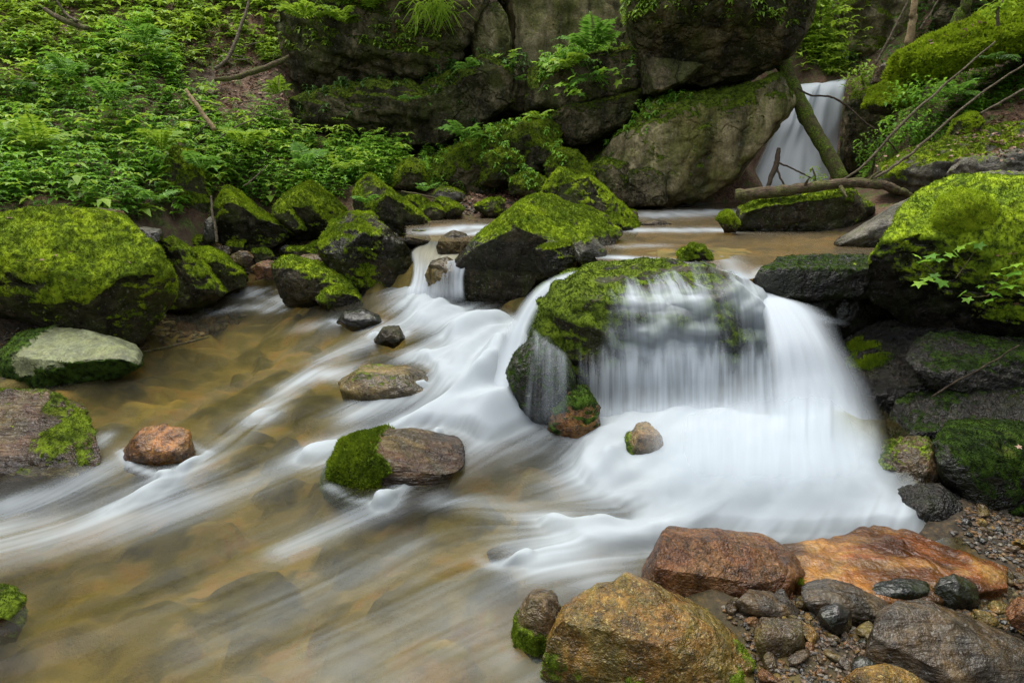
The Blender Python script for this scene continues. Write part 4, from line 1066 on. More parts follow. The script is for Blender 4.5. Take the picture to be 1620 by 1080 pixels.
FOAM = [  # polyline pixels, width in metres, strength
    ([(662, 450), (672, 478), (720, 505), (765, 555), (775, 600), (772, 645)], 0.273, 1.00),
    ([(800, 520), (790, 570), (778, 640)], 0.250, 1.14),
    ([(700, 495), (640, 515), (590, 540), (520, 565)], 0.169, 0.45),
    ([(770, 640), (700, 655), (640, 668), (560, 700), (500, 720)], 0.118, 0.85),
    ([(500, 720), (430, 748), (330, 790), (200, 825), (80, 845), (-80, 872)], 0.146, 0.36),
    ([(300, 775), (150, 815), (20, 845), (-80, 860)], 0.215, 0.25),
    ([(545, 590), (500, 592), (460, 612), (410, 660)], 0.106, 0.66), ([(410, 660), (350, 700), (300, 740), (240, 780)], 0.112, 0.38),
    ([(700, 600), (660, 625), (600, 640), (560, 650)], 0.146, 0.50),
    ([(650, 560), (700, 560), (740, 570)], 0.123, 0.66),
    ([(1000, 740), (1100, 730), (1220, 740), (1320, 730), (1390, 740)], 0.365, 1.19),
    ([(960, 668), (1100, 664), (1220, 672), (1330, 680), (1400, 700)], 0.204, 1.04),
    ([(1100, 800), (1200, 800), (1320, 800), (1400, 815)], 0.227, 0.95),
    ([(1060, 815), (1020, 845), (960, 842)], 0.112, 1.04), ([(960, 842), (880, 830)], 0.112, 0.57),
    ([(1060, 850), (990, 862), (900, 870), (840, 890)], 0.112, 0.45),
    ([(950, 690), (960, 740), (1000, 770)], 0.135, 0.66),
    ([(880, 825), (760, 795), (690, 790)], 0.077, 0.32),
    ([(690, 690), (672, 720), (640, 768), (605, 800)], 0.054, 0.71),
    ([(610, 797), (570, 815), (520, 838), (450, 870)], 0.089, 0.38),
    ([(770, 690), (740, 720), (700, 745)], 0.089, 0.23),
    ([(210, 715), (160, 745), (90, 780), (20, 800)], 0.123, 0.38),
    ([(150, 705), (165, 690)], 0.054, 0.45),
    ([(285, 735), (240, 770), (180, 800)], 0.089, 0.41),
    ([(395, 462), (430, 468), (455, 474)], 0.123, 0.57),
    ([(330, 492), (400, 484), (450, 490)], 0.089, 0.32),
    ([(480, 520), (540, 510), (600, 520)], 0.123, 0.27),
    ([(820, 880), (740, 930), (640, 990), (560, 1040)], 0.273, 0.14),
    ([(700, 1000), (600, 1060), (500, 1100)], 0.365, 0.08),
    ([(640, 870), (560, 900), (450, 950), (300, 1020)], 0.135, 0.13),
    ([(480, 830), (400, 860), (300, 900)], 0.192, 0.07),
    ([(830, 860), (870, 880), (930, 900)], 0.158, 0.27),
    ([(545, 598), (613, 614), (668, 610)], .030, .75), ([(705, 592), (670, 560)], .05, .5), ([(758, 886), (790, 896), (830, 884)], .035, .35), ([(520, 768), (560, 790), (600, 796)], .03, .3),
    ([(10, 602), (120, 602), (200, 590)], .02, .3), ([(190, 712), (215, 738), (262, 752)], .03, .5), ([(300, 700), (330, 715), (290, 742)], .03, .4), ([(965, 745), (1000, 782), (1050, 775)], .05, .7),
    ([(525, 508), (560, 518), (605, 508)], .03, .4), ([(585, 530), (622, 540), (645, 526)], .03, .45),
    ([(960, 930), (900, 960), (840, 1040)], 0.192, 0.18),
]
foam = np.full(len(XY), .02)
for pts, wd, stg in FOAM:
    w3 = wpt([q[0] for q in pts], [q[1] for q in pts])[:, :2]
    best = np.full(len(XY), 1e9)
    for a0, a1 in zip(w3[:-1], w3[1:]):
        e_ = a1 - a0
        t_ = np.clip(((XY - a0) @ e_) / max(e_ @ e_, 1e-9), 0, 1)
        best = np.minimum(best, ((XY - a0 - t_[:, None] * e_) ** 2).sum(1))
    foam = np.maximum(foam, 0) + stg * np.exp(-best / wd ** 2)
foam = np.where(foam > 1, 1 + (foam - 1) * .3, foam)
wisp = fbm(np.concatenate([XY * 2.6, XY[:, :1] * 0], 1), 4, 91)
mod = .42 * L1 + .38 * L2 + .25 * L3 + .9 * wisp
alpha = foam * (1 + .5 * mod * np.clip(1.35 - foam, .14, 1)) + .06 * (L2 + .6 * L1) * sstep(.02, .2, foam)
alpha = np.clip(alpha, 0, 1.0)
alpha = alpha ** 1.1 * (.93 + .10 * np.clip(wisp * 2 + .5 * L3, -1.2, .4)) * sstep(2.02, 1.76, WX + .06 * L3 + .05 * L2)
WZ2 = WZ + .012 * L3 + .006 * L2 * np.clip(foam + .3, 0, 1) + .15 * np.clip(foam - .7, 0, .6) * (1 + .9 * L3 + .6 * fbm(np.concatenate([XY * 3.2, XY[:, :1] * 0], 1), 3, 15))
# water humps up over the drowned rocks
V = np.stack([WX, WY, WZ2], -1)
idx = np.arange(NA * NY).reshape(NY, NA)
F = np.stack([idx[:-1, :-1], idx[:-1, 1:], idx[1:, 1:], idx[1:, :-1]], -1).reshape(-1, 4)
keep = (tz(WX, WY) < WZ2 + .06)
keep &= ~((WX > -.5) & (WY > 5.95))
keep &= ~((WX > .35) & (WY > 4.35))
keep &= ~((WX > 2.3) & (WY > 3.4))
keep &= ~((WX > 2.02) & (WY < 3.2))

F = F[keep[F].all(1)]
used = np.unique(F)
remap = np.full(len(V), -1)
remap[used] = np.arange(len(used))
stream = mk_obj('stream_water', mk_mesh('stream_water', V[used], remap[F], {'foam': alpha[used]}, True, MAT['stream']), kind='structure')

# ---- upper pool
poly = PZ([640, 690, 745, 800, 900, 935, 945, 1040, 1120, 1180, 1212, 1300, 1400, 1460, 1460, 1130, 900, 640],
          [376, 383, 383, 372, 372, 395, 426, 427, 427, 426, 424, 424, 424, 420, 322, 318, 340, 352], POOL_Z)[:, :2]


def inside(q, poly):
    c = np.zeros(len(q), bool)
    j = len(poly) - 1
    for i in range(len(poly)):
        xi, yi = poly[i]
        xj, yj = poly[j]
        m = ((yi > q[:, 1]) != (yj > q[:, 1])) & (q[:, 0] < (xj - xi) * (q[:, 1] - yi) / (yj - yi + 1e-12) + xi)
        c ^= m
        j = i
    return c


V, F = grid(np.linspace(-1.8, 5, 250), np.linspace(4.3, 11.3, 260))
V[:, 2] = POOL_Z + .015 * (V[:, 1] - 6) * (V[:, 1] > 6) + .006 * fbm(V * [5, 2.2, 1], 3, 2)
V[:, 2] -= .10 * sstep(4.95, 4.5, V[:, 1]) * sstep(.35, .5, V[:, 0]) * sstep(1.75, 1.65, V[:, 0])
q = V[:, :2]
keep = inside(q, poly)
PF = [([(1030, 345), (1090, 342), (1140, 340)], .35, .5), ([(1010, 366), (1070, 366), (1140, 366)], .18, .65), ([(1070, 330), (1100, 326)], .3, .6),
      ([(945, 405), (990, 408), (1060, 412)], .10, .75), ([(960, 420), (1020, 424), (1100, 424)], .10, .45), ([(1140, 405), (1170, 425)], .1, .4),
      ([(690, 368), (740, 362), (780, 362)], .22, .8), ([(740, 372), (770, 368)], .1, .8), ([(1170, 424), (1210, 424)], .07, .5), ([(985, 390), (1040, 388)], .12, .25)]
pf = np.full(len(V), .04)
for pts, wd, stg in PF:
    w3 = PZ([a[0] for a in pts], [a[1] for a in pts], POOL_Z)[:, :2]
    best = np.full(len(V), 1e9)
    for a0, a1 in zip(w3[:-1], w3[1:]):
        e_ = a1 - a0
        t_ = np.clip(((q - a0) @ e_) / max(e_ @ e_, 1e-9), 0, 1)
        best = np.minimum(best, ((q - a0 - t_[:, None] * e_) ** 2).sum(1))
    pf += stg * np.exp(-best / wd ** 2)
pf = np.clip(pf * (1 + .8 * fbm(V * [6, 2.0, 1], 4, 6)), 0, .95)
F = F[keep[F].all(1)]
used = np.unique(F)
remap = np.full(len(V), -1)
remap[used] = np.arange(len(used))
mk_obj('pool_water', mk_mesh('pool_water', V[used], remap[F], {'foam': pf[used]}, True, MAT['pool']), kind='structure')


# ---- falling sheets: control nets of (pixel x, pixel y, distance, alpha), rows going down the fall
def cr(Pt, t):
    """Catmull-Rom along axis 0 at parameters t in 0..1"""
    n = len(Pt)
    x = t * (n - 1)
    i = np.clip(np.floor(x).astype(int), 0, n - 2)
    f = (x - i).reshape((-1,) + (1,) * (Pt.ndim - 1))
    g = lambda k: Pt[np.clip(k, 0, n - 1)]
    p0, p1, p2, p3 = g(i - 1), g(i), g(i + 1), g(i + 2)
    return .5 * ((2 * p1) + (-p0 + p2) * f + (2 * p0 - 5 * p1 + 4 * p2 - p3) * f ** 2 + (-p0 + 3 * p1 - 3 * p2 + p3) * f ** 3)


def sheet(name, label, net, nu=90, nv=90, thread=.6, ragged=.0, fray=(.08, .08, .05, .08), seed=1, cat='waterfall', group=None, width=None, bulge=.012):
    net = np.array(net, float)
    W = P(net[..., 0], net[..., 1], net[..., 2])
    Q = np.concatenate([W, net[..., 3:4]], -1)
    tv, tu = np.linspace(0, 1, nv), np.linspace(0, 1, nu)
    g = cr(Q, tv)
    g = np.swapaxes(cr(np.swapaxes(g, 0, 1), tu), 0, 1)       # nv, nu, 4
    U, Vv = np.meshgrid(tu, tv)
    pos = g[..., :3].reshape(-1, 3)
    wid = width or np.linalg.norm(W[:, -1] - W[:, 0], axis=1).mean()
    hgt = np.linalg.norm(W[-1] - W[0], axis=1).mean()
    su, sv = (U * wid).ravel(), (Vv * hgt).ravel()
    nz_ = noise(np.stack([su * 22, sv * 1.2, su * 0 + seed], -1), seed)
    pos[:, 1] -= nz_ * bulge
    rag = (noise(np.stack([su * 30, su * 0, su * 0 + seed * 3.3], -1), seed + 5) + 1.2 * noise(np.stack([su * 9, su * 0, su * 0 + seed * 5.1], -1), seed + 6)) * ragged
    l, r_, t_, b_ = fray
    vv = Vv.ravel() + rag * (1 - Vv.ravel())
    ed = sstep(0, max(l, 1e-4), U.ravel()) * sstep(1, 1 - max(r_, 1e-4), U.ravel()) * sstep(0, max(t_, 1e-4), vv) * sstep(1, 1 - max(b_, 1e-4), Vv.ravel())
    i = np.arange(nu * nv).reshape(nv, nu)
    F = np.stack([i[:-1, :-1], i[1:, :-1], i[1:, 1:], i[:-1, 1:]], -1).reshape(-1, 4)
    return mk_obj(name, mk_mesh(name, pos, F, {'su': su, 'sv': sv, 'alpha': np.clip(g[..., 3].ravel(), 0, 1.6), 'edge': ed, 'thread': np.full(len(pos), thread)}, True, MAT['fall']),
                  None, label, cat, group)


# main cascade: film of water over the dome, then the hanging curtain
_dome = [k for k in ROCKS if k.startswith('cascade_rock')][0]
DV, DF, _ = ROCKS[_dome]
DN = vnormals(DV, DF)
FA = [(840, 500, .0), (880, 450, .05), (870, 520, .0), (900, 480, .05), (920, 540, .05), (900, 580, .1), (960, 440, .05), (1020, 432, .08), (1100, 434, .1), (1150, 440, .18), (1020, 448, .06), (1090, 450, .08), (1140, 455, .2), (960, 470, .05), (985, 462, .3),
      (1000, 468, .85), (1050, 470, .9), (1100, 473, .85), (1000, 486, .6), (1050, 488, .65), (1100, 490, .6), (1010, 505, .12), (1080, 507, .15), (1010, 522, .6), (1060, 524, .8), (1110, 526, .75), (960, 515, .15), (960, 560, .3),
      (1020, 555, .6), (1070, 560, .75), (1110, 555, .7), (1130, 470, .2), (1140, 500, .12), (1160, 465, .7), (1180, 480, .75), (1150, 540, .15), (1180, 530, .2), (1200, 500, .7), (1210, 540, .6), (1160, 580, .45),
      (1200, 580, .7), (1050, 590, .6), (960, 590, .4), (1120, 590, .6), (1190, 450, .7), (900, 432, .5), (860, 447, .3)]
FA = np.array(FA, float)
fa = RBF(FA[:, :2] / 100, FA[:, 2])
dpx = project1(DV)
al_ = np.clip(fa(dpx / 100), 0, 1) * sstep(930, 990, dpx[:, 0] + 30 * noise(DV * 9, 3) - 120 * sstep(450, 425, dpx[:, 1]))
fk = (DN[:, 1] < .35) | (DN[:, 2] > .4)
fk &= (DV[:, 1] < 5.0)
Ff = DF[fk[DF].all(1)]
used = np.unique(Ff)
remap = np.full(len(DV), -1)
remap[used] = np.arange(len(used))
off = DV + DN * (.012 + .006 * noise(np.stack([DV[:, 0] * 20, DV[:, 2] * 2, DV[:, 1] * 2], -1), 7))[:, None]
mk_obj('cascade_film', mk_mesh('cascade_film', off[used], remap[Ff], {'su': (DV[:, 0] + .12 * DV[:, 2])[used], 'sv': (-DV[:, 2] - .6 * DV[:, 1])[used], 'alpha': al_[used], 'edge': np.ones(len(used)),
       'thread': (.25 + .4 * sstep(480, 462, dpx[:, 1]) * sstep(1120, 1100, dpx[:, 0]))[used]}, True, MAT['fall']), None, 'thin white film of water sliding over the rounded cascade rock', 'waterfall')
sheet('cascade_curtain', 'wide white curtain of the main cascade falling in front of the mossy rock',
      [[(905, 545, 4.12, .0), (960, 540, 4.06, .05), (1030, 535, 4.04, .15), (1100, 535, 4.04, .2), (1160, 540, 4.06, .1), (1216, 530, 4.12, .3)],
       [(906, 572, 4.09, .1), (960, 568, 4.02, .25), (1030, 562, 3.99, .55), (1100, 562, 3.99, .6), (1160, 568, 4.01, .35), (1220, 560, 4.06, .7)],
       [(908, 604, 4.05, .2), (960, 600, 3.98, .46), (1030, 598, 3.94, .66), (1100, 598, 3.94, .75), (1160, 602, 3.96, .66), (1222, 600, 4.0, .9)],
       [(912, 642, 4.02, .22), (960, 642, 3.96, .46), (1030, 640, 3.92, .68), (1100, 640, 3.91, .82), (1160, 640, 3.92, .9), (1225, 645, 3.92, 1.)],
       [(918, 690, 3.98, .15), (960, 690, 3.90, .45), (1030, 680, 3.84, .75), (1100, 680, 3.80, .95), (1160, 680, 3.80, 1.), (1230, 690, 3.80, 1.)]],
      nu=260, nv=110, thread=.5, fray=(.10, .02, .35, .15), seed=5, ragged=.3)
# right fan
sheet('cascade_fan', 'soft bluish white fan of water spreading right of the cascade rock',
      [[(1184, 424, 4.85, .3), (1192, 424, 4.85, .7), (1200, 424, 4.85, .7), (1208, 424, 4.85, .3)],
       [(1196, 465, 4.60, .6), (1206, 462, 4.60, .9), (1212, 460, 4.62, .8), (1220, 462, 4.65, .3)],
       [(1205, 500, 4.30, .8), (1230, 488, 4.32, 1.1), (1262, 484, 4.34, 1.), (1310, 492, 4.38, .25)],
       [(1210, 560, 4.02, 1.), (1254, 538, 4.04, 1.2), (1298, 538, 4.05, .95), (1345, 552, 4.06, .2)],
       [(1212, 620, 3.86, 1.), (1268, 602, 3.88, 1.2), (1325, 598, 3.88, .9), (1378, 606, 3.88, .3)],
       [(1212, 670, 3.72, 1.), (1284, 660, 3.72, 1.2), (1345, 660, 3.72, 1.), (1402, 668, 3.72, .3)],
       [(1212, 730, 3.52, 1.), (1294, 725, 3.50, 1.2), (1362, 725, 3.48, 1.), (1430, 735, 3.45, .3)]], nu=160, nv=140, thread=.10, fray=(.2, .4, .05, .15), seed=11, bulge=.02)
# side jet under the ledge slab
sheet('cascade_jet', 'low blue-white jet sliding sideways from the fan toward the wet slab',
      [[(1212, 478, 4.5, .4), (1216, 490, 4.45, .7), (1222, 502, 4.4, .5)],
       [(1250, 482, 4.42, .5), (1252, 492, 4.38, .8), (1256, 506, 4.34, .5)],
       [(1300, 496, 4.30, .3), (1300, 504, 4.28, .45), (1302, 514, 4.24, .25)],
       [(1350, 508, 4.2, .0), (1348, 513, 4.2, .2), (1346, 518, 4.18, .0)]], nu=30, nv=60, thread=.1, fray=(.45, .45, .1, .5), seed=14)
# left fan
sheet('cascade_spill', 'curved white spill of water down the left side of the cascade rock',
      [[(965, 422, 5.0, .5), (967, 426, 4.98, .7), (970, 430, 4.95, .5)],
       [(905, 428, 4.8, .5), (912, 433, 4.75, .9), (922, 439, 4.7, .4)],
       [(862, 443, 4.62, .5), (873, 449, 4.58, 1.), (888, 457, 4.52, .4)],
       [(828, 472, 4.5, .6), (844, 476, 4.46, 1.), (862, 480, 4.42, .5)],
       [(800, 515, 4.38, .6), (822, 518, 4.34, 1.1), (842, 520, 4.3, .45)],
       [(778, 568, 4.2, .7), (806, 572, 4.18, 1.2), (832, 572, 4.15, .4)],
       [(748, 655, 3.85, .7), (784, 655, 3.85, 1.1), (812, 650, 3.85, .5)]], nu=70, nv=150, thread=.16, fray=(.45, .4, .05, .1), seed=17)
sheet('cascade_spray', 'soft bluish spray drifting at the foot of the main cascade',
      [[(930, 600, 3.85, .0), (1020, 600, 3.80, .08), (1120, 590, 3.78, .15), (1230, 560, 3.80, .3), (1320, 560, 3.82, .2), (1400, 600, 3.85, .0)],
       [(930, 640, 3.72, .1), (1020, 640, 3.62, .2), (1120, 640, 3.58, .3), (1230, 630, 3.58, .4), (1320, 630, 3.6, .35), (1410, 650, 3.65, .0)],
       [(940, 690, 3.48, .05), (1020, 690, 3.36, .12), (1120, 690, 3.32, .45), (1230, 690, 3.32, .55), (1320, 690, 3.34, .5), (1420, 700, 3.38, .1)],
       [(960, 745, 3.15, .0), (1030, 745, 2.98, .08), (1120, 750, 2.94, .4), (1230, 750, 2.94, .45), (1330, 750, 2.96, .45), (1430, 760, 3.0, .1)],
       [(980, 790, 2.9, .0), (1040, 790, 2.76, .05), (1120, 800, 2.70, .2), (1230, 800, 2.70, .2), (1330, 800, 2.72, .2), (1430, 800, 2.8, .0)]],
      nu=120, nv=80, thread=.06, fray=(.25, .2, .35, .35), seed=19, bulge=.03)
# veil over the dark rock
sheet('cascade_veil', 'thin veil of drips over the dark rock under the left end of the cascade',
      [[(838, 510, 4.10, .1), (865, 535, 4.0, .22), (900, 560, 3.98, .2)],
       [(836, 550, 3.82, .1), (866, 560, 3.74, .22), (902, 590, 3.78, .18)],
       [(830, 600, 3.70, .1), (866, 610, 3.64, .18), (904, 620, 3.68, .1)],
       [(822, 670, 3.66, .15), (866, 680, 3.60, .2), (906, 670, 3.66, .05)]], nu=90, nv=70, thread=.3, fray=(.2, .2, .15, .2), seed=21)
# small upper cascade on the left
sheet('small_cascade', 'small white two-step cascade left of the central boulder',
      [[(672, 372, 7.0, .7), (690, 374, 7.0, .8), (735, 370, 7.0, .6), (770, 366, 7.0, .5)],
       [(668, 384, 6.8, .8), (688, 385, 6.75, .9), (730, 386, 6.7, .6), (760, 382, 6.7, .4)],
       [(650, 398, 6.55, .9), (682, 402, 6.45, .8), (712, 406, 6.22, .8), (745, 410, 6.1, .9)],
       [(652, 420, 6.4, .9), (676, 420, 6.25, .8), (705, 416, 5.95, .35), (738, 424, 5.85, .9)],
       [(650, 442, 6.25, .9), (673, 446, 6.05, .8), (700, 446, 5.82, .2), (735, 446, 5.78, .9)],
       [(636, 476, 6.0, .9), (668, 478, 5.9, 1.), (700, 480, 5.72, .9), (738, 478, 5.7, 1.)]], nu=90, nv=100, thread=.35, fray=(.12, .1, .06, .15), seed=25, bulge=.03)
# distant waterfall
sheet('distant_waterfall', 'tall white waterfall in the distance between cliff and mossy ridge',
      [[(1236, 140, 11.8, 1.), (1270, 132, 11.75, 1.1), (1305, 129, 11.7, 1.), (1342, 124, 11.7, 1.)],
       [(1236, 150, 11.4, 1.), (1268, 143, 11.35, 1.1), (1302, 139, 11.32, .95), (1340, 133, 11.35, 1.)],
       [(1228, 190, 11.2, 1.), (1256, 190, 11.15, 1.), (1290, 190, 11.1, .75), (1334, 190, 11.15, .7)],
       [(1205, 240, 11.05, .9), (1240, 240, 11.0, 1.), (1282, 240, 10.95, .85), (1330, 240, 11.0, .55)],
       [(1170, 312, 10.8, .6), (1222, 312, 10.7, 1.), (1278, 312, 10.65, 1.), (1330, 312, 10.75, .8)]], nu=110, nv=100, thread=.13, fray=(.12, .10, .04, .1), seed=31, bulge=.08, width=.33)
# ------------------------------------------------------------------ plants
def leaf_material(name, lo, mid_, hi, trans=.4):
    s = N(name)
    t = s.attr('tint')
    c = s.mix(s.ramp(t, 0., .5), lo, mid_)
    c = s.mix(s.ramp(t, .5, 1.), c, hi)
    d = s.n('ShaderNodeBsdfPrincipled', inp={'Base Color': c, 'Roughness': .5})
    d.inputs['Specular IOR Level'].default_value = .25
    tr = s.n('ShaderNodeBsdfTranslucent', inp={'Color': s.mix(.5, c, hi)})
    return s.done(s.n('ShaderNodeMixShader', inp={0: trans, 1: d.outputs[0], 2: tr.outputs[0]}).outputs[0])


MAT['leaf'] = leaf_material('lush herb leaves', (0.035, 0.115, 0.016), (0.13, 0.31, 0.028), (0.30, 0.52, 0.045), .5)
MAT['leafy'] = leaf_material('yellow green leaves', (0.08, 0.16, 0.015), (0.19, 0.33, 0.025), (0.36, 0.50, 0.045))
MAT['leafdark'] = leaf_material('dark wood leaves', (0.022, 0.06, 0.012), (0.05, 0.12, 0.02), (0.10, 0.20, 0.03))
MAT['fern'] = leaf_material('fern fronds', (0.05, 0.13, 0.02), (0.11, 0.25, 0.03), (0.20, 0.38, 0.05))
MAT['litter'] = leaf_material('dead leaves', (0.07, 0.035, 0.02), (0.16, 0.085, 0.05), (0.30, 0.19, 0.13), .1)


def bark_material(name, c1, c2, moss=0.0):
    s = N(name)
    p = s.obj()
    n = s.noise(s.vmul(p, (.45, 1, 1)), 34, 5, .7, .9)
    c = s.mix(s.ramp(n, .35, .65), c1, c2)
    if moss:
        mm = s.math('MULTIPLY', s.ramp(s.noise(p, 8, 4, .6), .40, .55), moss)
        c = s.mix(mm, c, s.mix(s.ramp(s.noise(p, 60, 2, .6), .4, .6), MOSS_DARK, MOSS_MID))
    b = s.n('ShaderNodeBsdfPrincipled', inp={'Base Color': c, 'Roughness': .85, 'Normal': s.bump(n, 1.0, .04)})
    b.inputs['Specular IOR Level'].default_value = .2
    return s.done(b.outputs[0])


MAT['bark'] = bark_material('weathered bark', (0.045, 0.032, 0.018), (0.17, 0.125, 0.078), .35)
MAT['barkmoss'] = bark_material('mossy bark', (0.05, 0.045, 0.02), (0.12, 0.11, 0.04), .85)
MAT['twig'] = bark_material('grey twig bark', (0.09, 0.07, 0.045), (0.19, 0.16, 0.11))
MAT['barkdark'] = bark_material('dark root bark', (0.03, 0.024, 0.016), (0.07, 0.05, 0.03))
MAT['palewood'] = bark_material('pale broken wood', (0.30, 0.21, 0.11), (0.42, 0.32, 0.18))
MAT['cutwood'] = bark_material('sawn wood', (0.28, 0.15, 0.08), (0.36, 0.22, 0.13))


def project(p):
    d = np.asarray(p, float) - CAM
    fz = d[:, 1] * _CP - d[:, 2] * _SP
    u = d[:, 1] * _SP + d[:, 2] * _CP
    return np.stack([810 + FPX * d[:, 0] / fz, 540 - FPX * u / fz], -1)


def leaves(pos, az, pitch, ln, wd, fold=.15, droop=.25, roll=None, tint=None, r=rng):
    """N folded leaf blades: base, two edges, midrib and tip"""
    M = len(pos)
    ca, sa, cp, sp = np.cos(az), np.sin(az), np.cos(pitch), np.sin(pitch)
    fwd = np.stack([ca * cp, sa * cp, sp], -1)
    side = np.stack([-sa, ca, 0 * ca], -1)
    if roll is not None:
        up0 = np.cross(fwd, side)
        side = side * np.cos(roll)[:, None] + up0 * np.sin(roll)[:, None]
    up = np.cross(fwd, side)
    up = np.where(up[:, 2:3] < 0, -up, up)
    ln, wd = np.asarray(ln)[:, None], np.asarray(wd)[:, None]
    b = pos
    m = pos + fwd * ln * .45
    L = m + side * wd * .5 + up * ln * fold * .4
    Rr = m - side * wd * .5 + up * ln * fold * .4
    t = pos + fwd * ln - np.array([0, 0, 1.]) * ln * droop
    V = np.stack([b, L, m, Rr, t], 1).reshape(-1, 3)
    k = np.arange(M)[:, None] * 5
    F = np.concatenate([k + [0, 2, 1], k + [0, 3, 2], k + [1, 2, 4], k + [2, 3, 4]], 0)
    tint = r.random(M) if tint is None else tint
    return V, F, np.repeat(np.clip(tint, 0, 1), 5)


def join(parts):
    Vs, Fs, T, o = [], [], [], 0
    for V, F, t in parts:
        Vs.append(V)
        Fs.append(F + o)
        T.append(t)
        o += len(V)
    return np.concatenate(Vs), np.concatenate(Fs), np.concatenate(T)


def tube(pts, radii, sides=7, wob=.0, seed=0, sub=6):
    """tapered bent rod through the points"""
    pts = cr(np.array(pts, float), np.linspace(0, 1, (len(pts) - 1) * sub + 1))
    rad = np.interp(np.linspace(0, 1, len(pts)), np.linspace(0, 1, len(radii)), radii)
    if wob:
        pts = pts + np.stack([noise(np.stack([np.arange(len(pts)) * .4, pts[:, 0] * 0 + k, pts[:, 0] * 0 + seed], -1), seed + k) for k in range(3)], -1) * wob
    tg = np.gradient(pts, axis=0)
    tg /= np.maximum(np.linalg.norm(tg, axis=1, keepdims=True), 1e-9)
    ref = np.array([0.3, 0.2, 1.0])
    s = np.cross(tg, ref)
    s /= np.maximum(np.linalg.norm(s, axis=1, keepdims=True), 1e-9)
    t2 = np.cross(s, tg)
    a = np.linspace(0, 2 * math.pi, sides, endpoint=False)
    bump = 1 + .18 * noise(np.stack([np.repeat(np.arange(len(pts)) * .5, sides), np.tile(np.cos(a) * 1.3, len(pts)), np.tile(np.sin(a) * 1.3, len(pts)) + seed], -1), seed)
    ring = pts[:, None] + (s[:, None] * np.cos(a)[None, :, None] + t2[:, None] * np.sin(a)[None, :, None]) * (rad[:, None] * bump.reshape(len(pts), sides))[..., None]
    V = ring.reshape(-1, 3)
    i = np.arange(len(pts) * sides).reshape(len(pts), sides)
    j = np.roll(i, -1, 1)
    F = np.stack([i[:-1], j[:-1], j[1:], i[1:]], -1).reshape(-1, 4)
    V = np.concatenate([V, pts[:1], pts[-1:]])
    n = len(V)
    caps = np.concatenate([np.stack([np.full(sides, n - 2), j[0], i[0]], -1), np.stack([np.full(sides, n - 1), i[-1], j[-1]], -1)])
    return V, [F, caps]


def plant_leaves(base, h, r, size, tiers=4, per=4, lean=.25):
    """leaves of one upright herb: tiers of nearly level blades"""
    out = []
    ld = r.normal(0, lean, 2)
    for k in range(tiers):
        f = (k + 1) / tiers
        c = base + np.array([ld[0] * h * f, ld[1] * h * f, h * f])
        m = per + (1 if k == tiers - 1 else 0)
        az = r.uniform(0, 6.28) + np.arange(m) * 2 * math.pi / m + r.normal(0, .3, m)
        out.append((np.repeat(c[None], m, 0), az, r.normal(.08, .2, m), size * r.uniform(.7, 1.2, m) * (1.1 - .3 * f)))
    return [np.concatenate(q) for q in zip(*out)]


def in_poly(px, poly):
    return inside(px, np.array(poly, float))


def scatter(poly_px, count, xr, yr, seed, cond=None):
    """random points of the terrain seen inside the given outlines"""
    r = np.random.default_rng(seed)
    q = np.stack([r.uniform(*xr, count), r.uniform(*yr, count)], -1)
    z = tz(q[:, 0], q[:, 1])
    p = np.concatenate([q, z[:, None]], 1)
    px = project(p)
    k = np.zeros(len(p), bool)
    for poly in poly_px:
        k |= in_poly(px, poly)
    return p[k], px[k]


def herb_mass(name, label, polys, count, xr, yr, seed, size=(.085, .14), h=(.12, .36), mat='leaf', tiers=4, clump=.9, tb=.5):
    p, px = scatter(polys, count, xr, yr, seed)
    r = np.random.default_rng(seed + 1)
    den = fbm(p * 1.1, 3, seed) * .5 + .5
    k = r.random(len(p)) < np.clip((den - .5 + clump * .5) * 2.2, .03, 1)
    p, px, den = p[k], px[k], den[k]
    A = []
    T = []
    for b, dn in zip(p, den):
        res = plant_leaves(b, r.uniform(*h) * (.6 + .7 * dn), r, r.uniform(*size), tiers)
        A.append(res)
        T.append(np.clip(r.normal(tb + (dn - .5) * .9, .12) + r.normal(0, .14, len(res[1])), 0, 1))
    pos, az, pi_, ln = [np.concatenate(q) for q in zip(*A)]
    V, F, t = leaves(pos, az, pi_, ln, ln * r.uniform(.38, .6, len(ln)), r=r, tint=np.concatenate(T))
    return mk_obj(name, mk_mesh(name, V, F, {'tint': t}, False, MAT[mat]), None, label, None, None, 'stuff')


SLOPE = [(-300, 345), (-300, 40), (0, 75), (110, 100), (180, 60), (250, 50), (290, 110), (345, 150), (335, 250), (345, 320), (250, 355), (0, 350)]
LUSH = [(350, 205), (440, 185), (500, 235), (560, 232), (640, 240), (650, 300), (560, 300), (520, 330), (450, 345), (360, 300), (330, 250)]
TOP = [(-300, 80), (-300, -60), (480, -60), (500, 40), (450, 110), (300, 110), (120, 100)]
MOUND = [(650, 305), (670, 240), (740, 215), (800, 220), (790, 280), (740, 310)]
herb_mass('undergrowth', 'dense green herbs covering the left slope', [SLOPE], 4600, (-10, -2.6), (5.9, 12.5), 41, clump=.6)
herb_mass('undergrowth', 'broad pale leaves scattered among the herbs of the left slope', [SLOPE, LUSH, TOP], 2600, (-10, -1.5), (5.9, 13), 48, size=(.11, .19), h=(.2, .42), mat='leafy', tiers=2, clump=.45, tb=.55)
herb_mass('undergrowth', 'fine feathery small-leaved growth on the left slope', [SLOPE, LUSH], 3400, (-10, -1.5), (5.9, 12.5), 49, size=(.035, .06), h=(.1, .3), mat='leafdark', tiers=6, clump=.6, tb=.6)
herb_mass('undergrowth', 'bright leafy thicket at the foot of the cliff', [LUSH], 3600, (-5, -1), (7.3, 11), 42, size=(.05, .09), mat='leaf', tb=.62, clump=1.3)
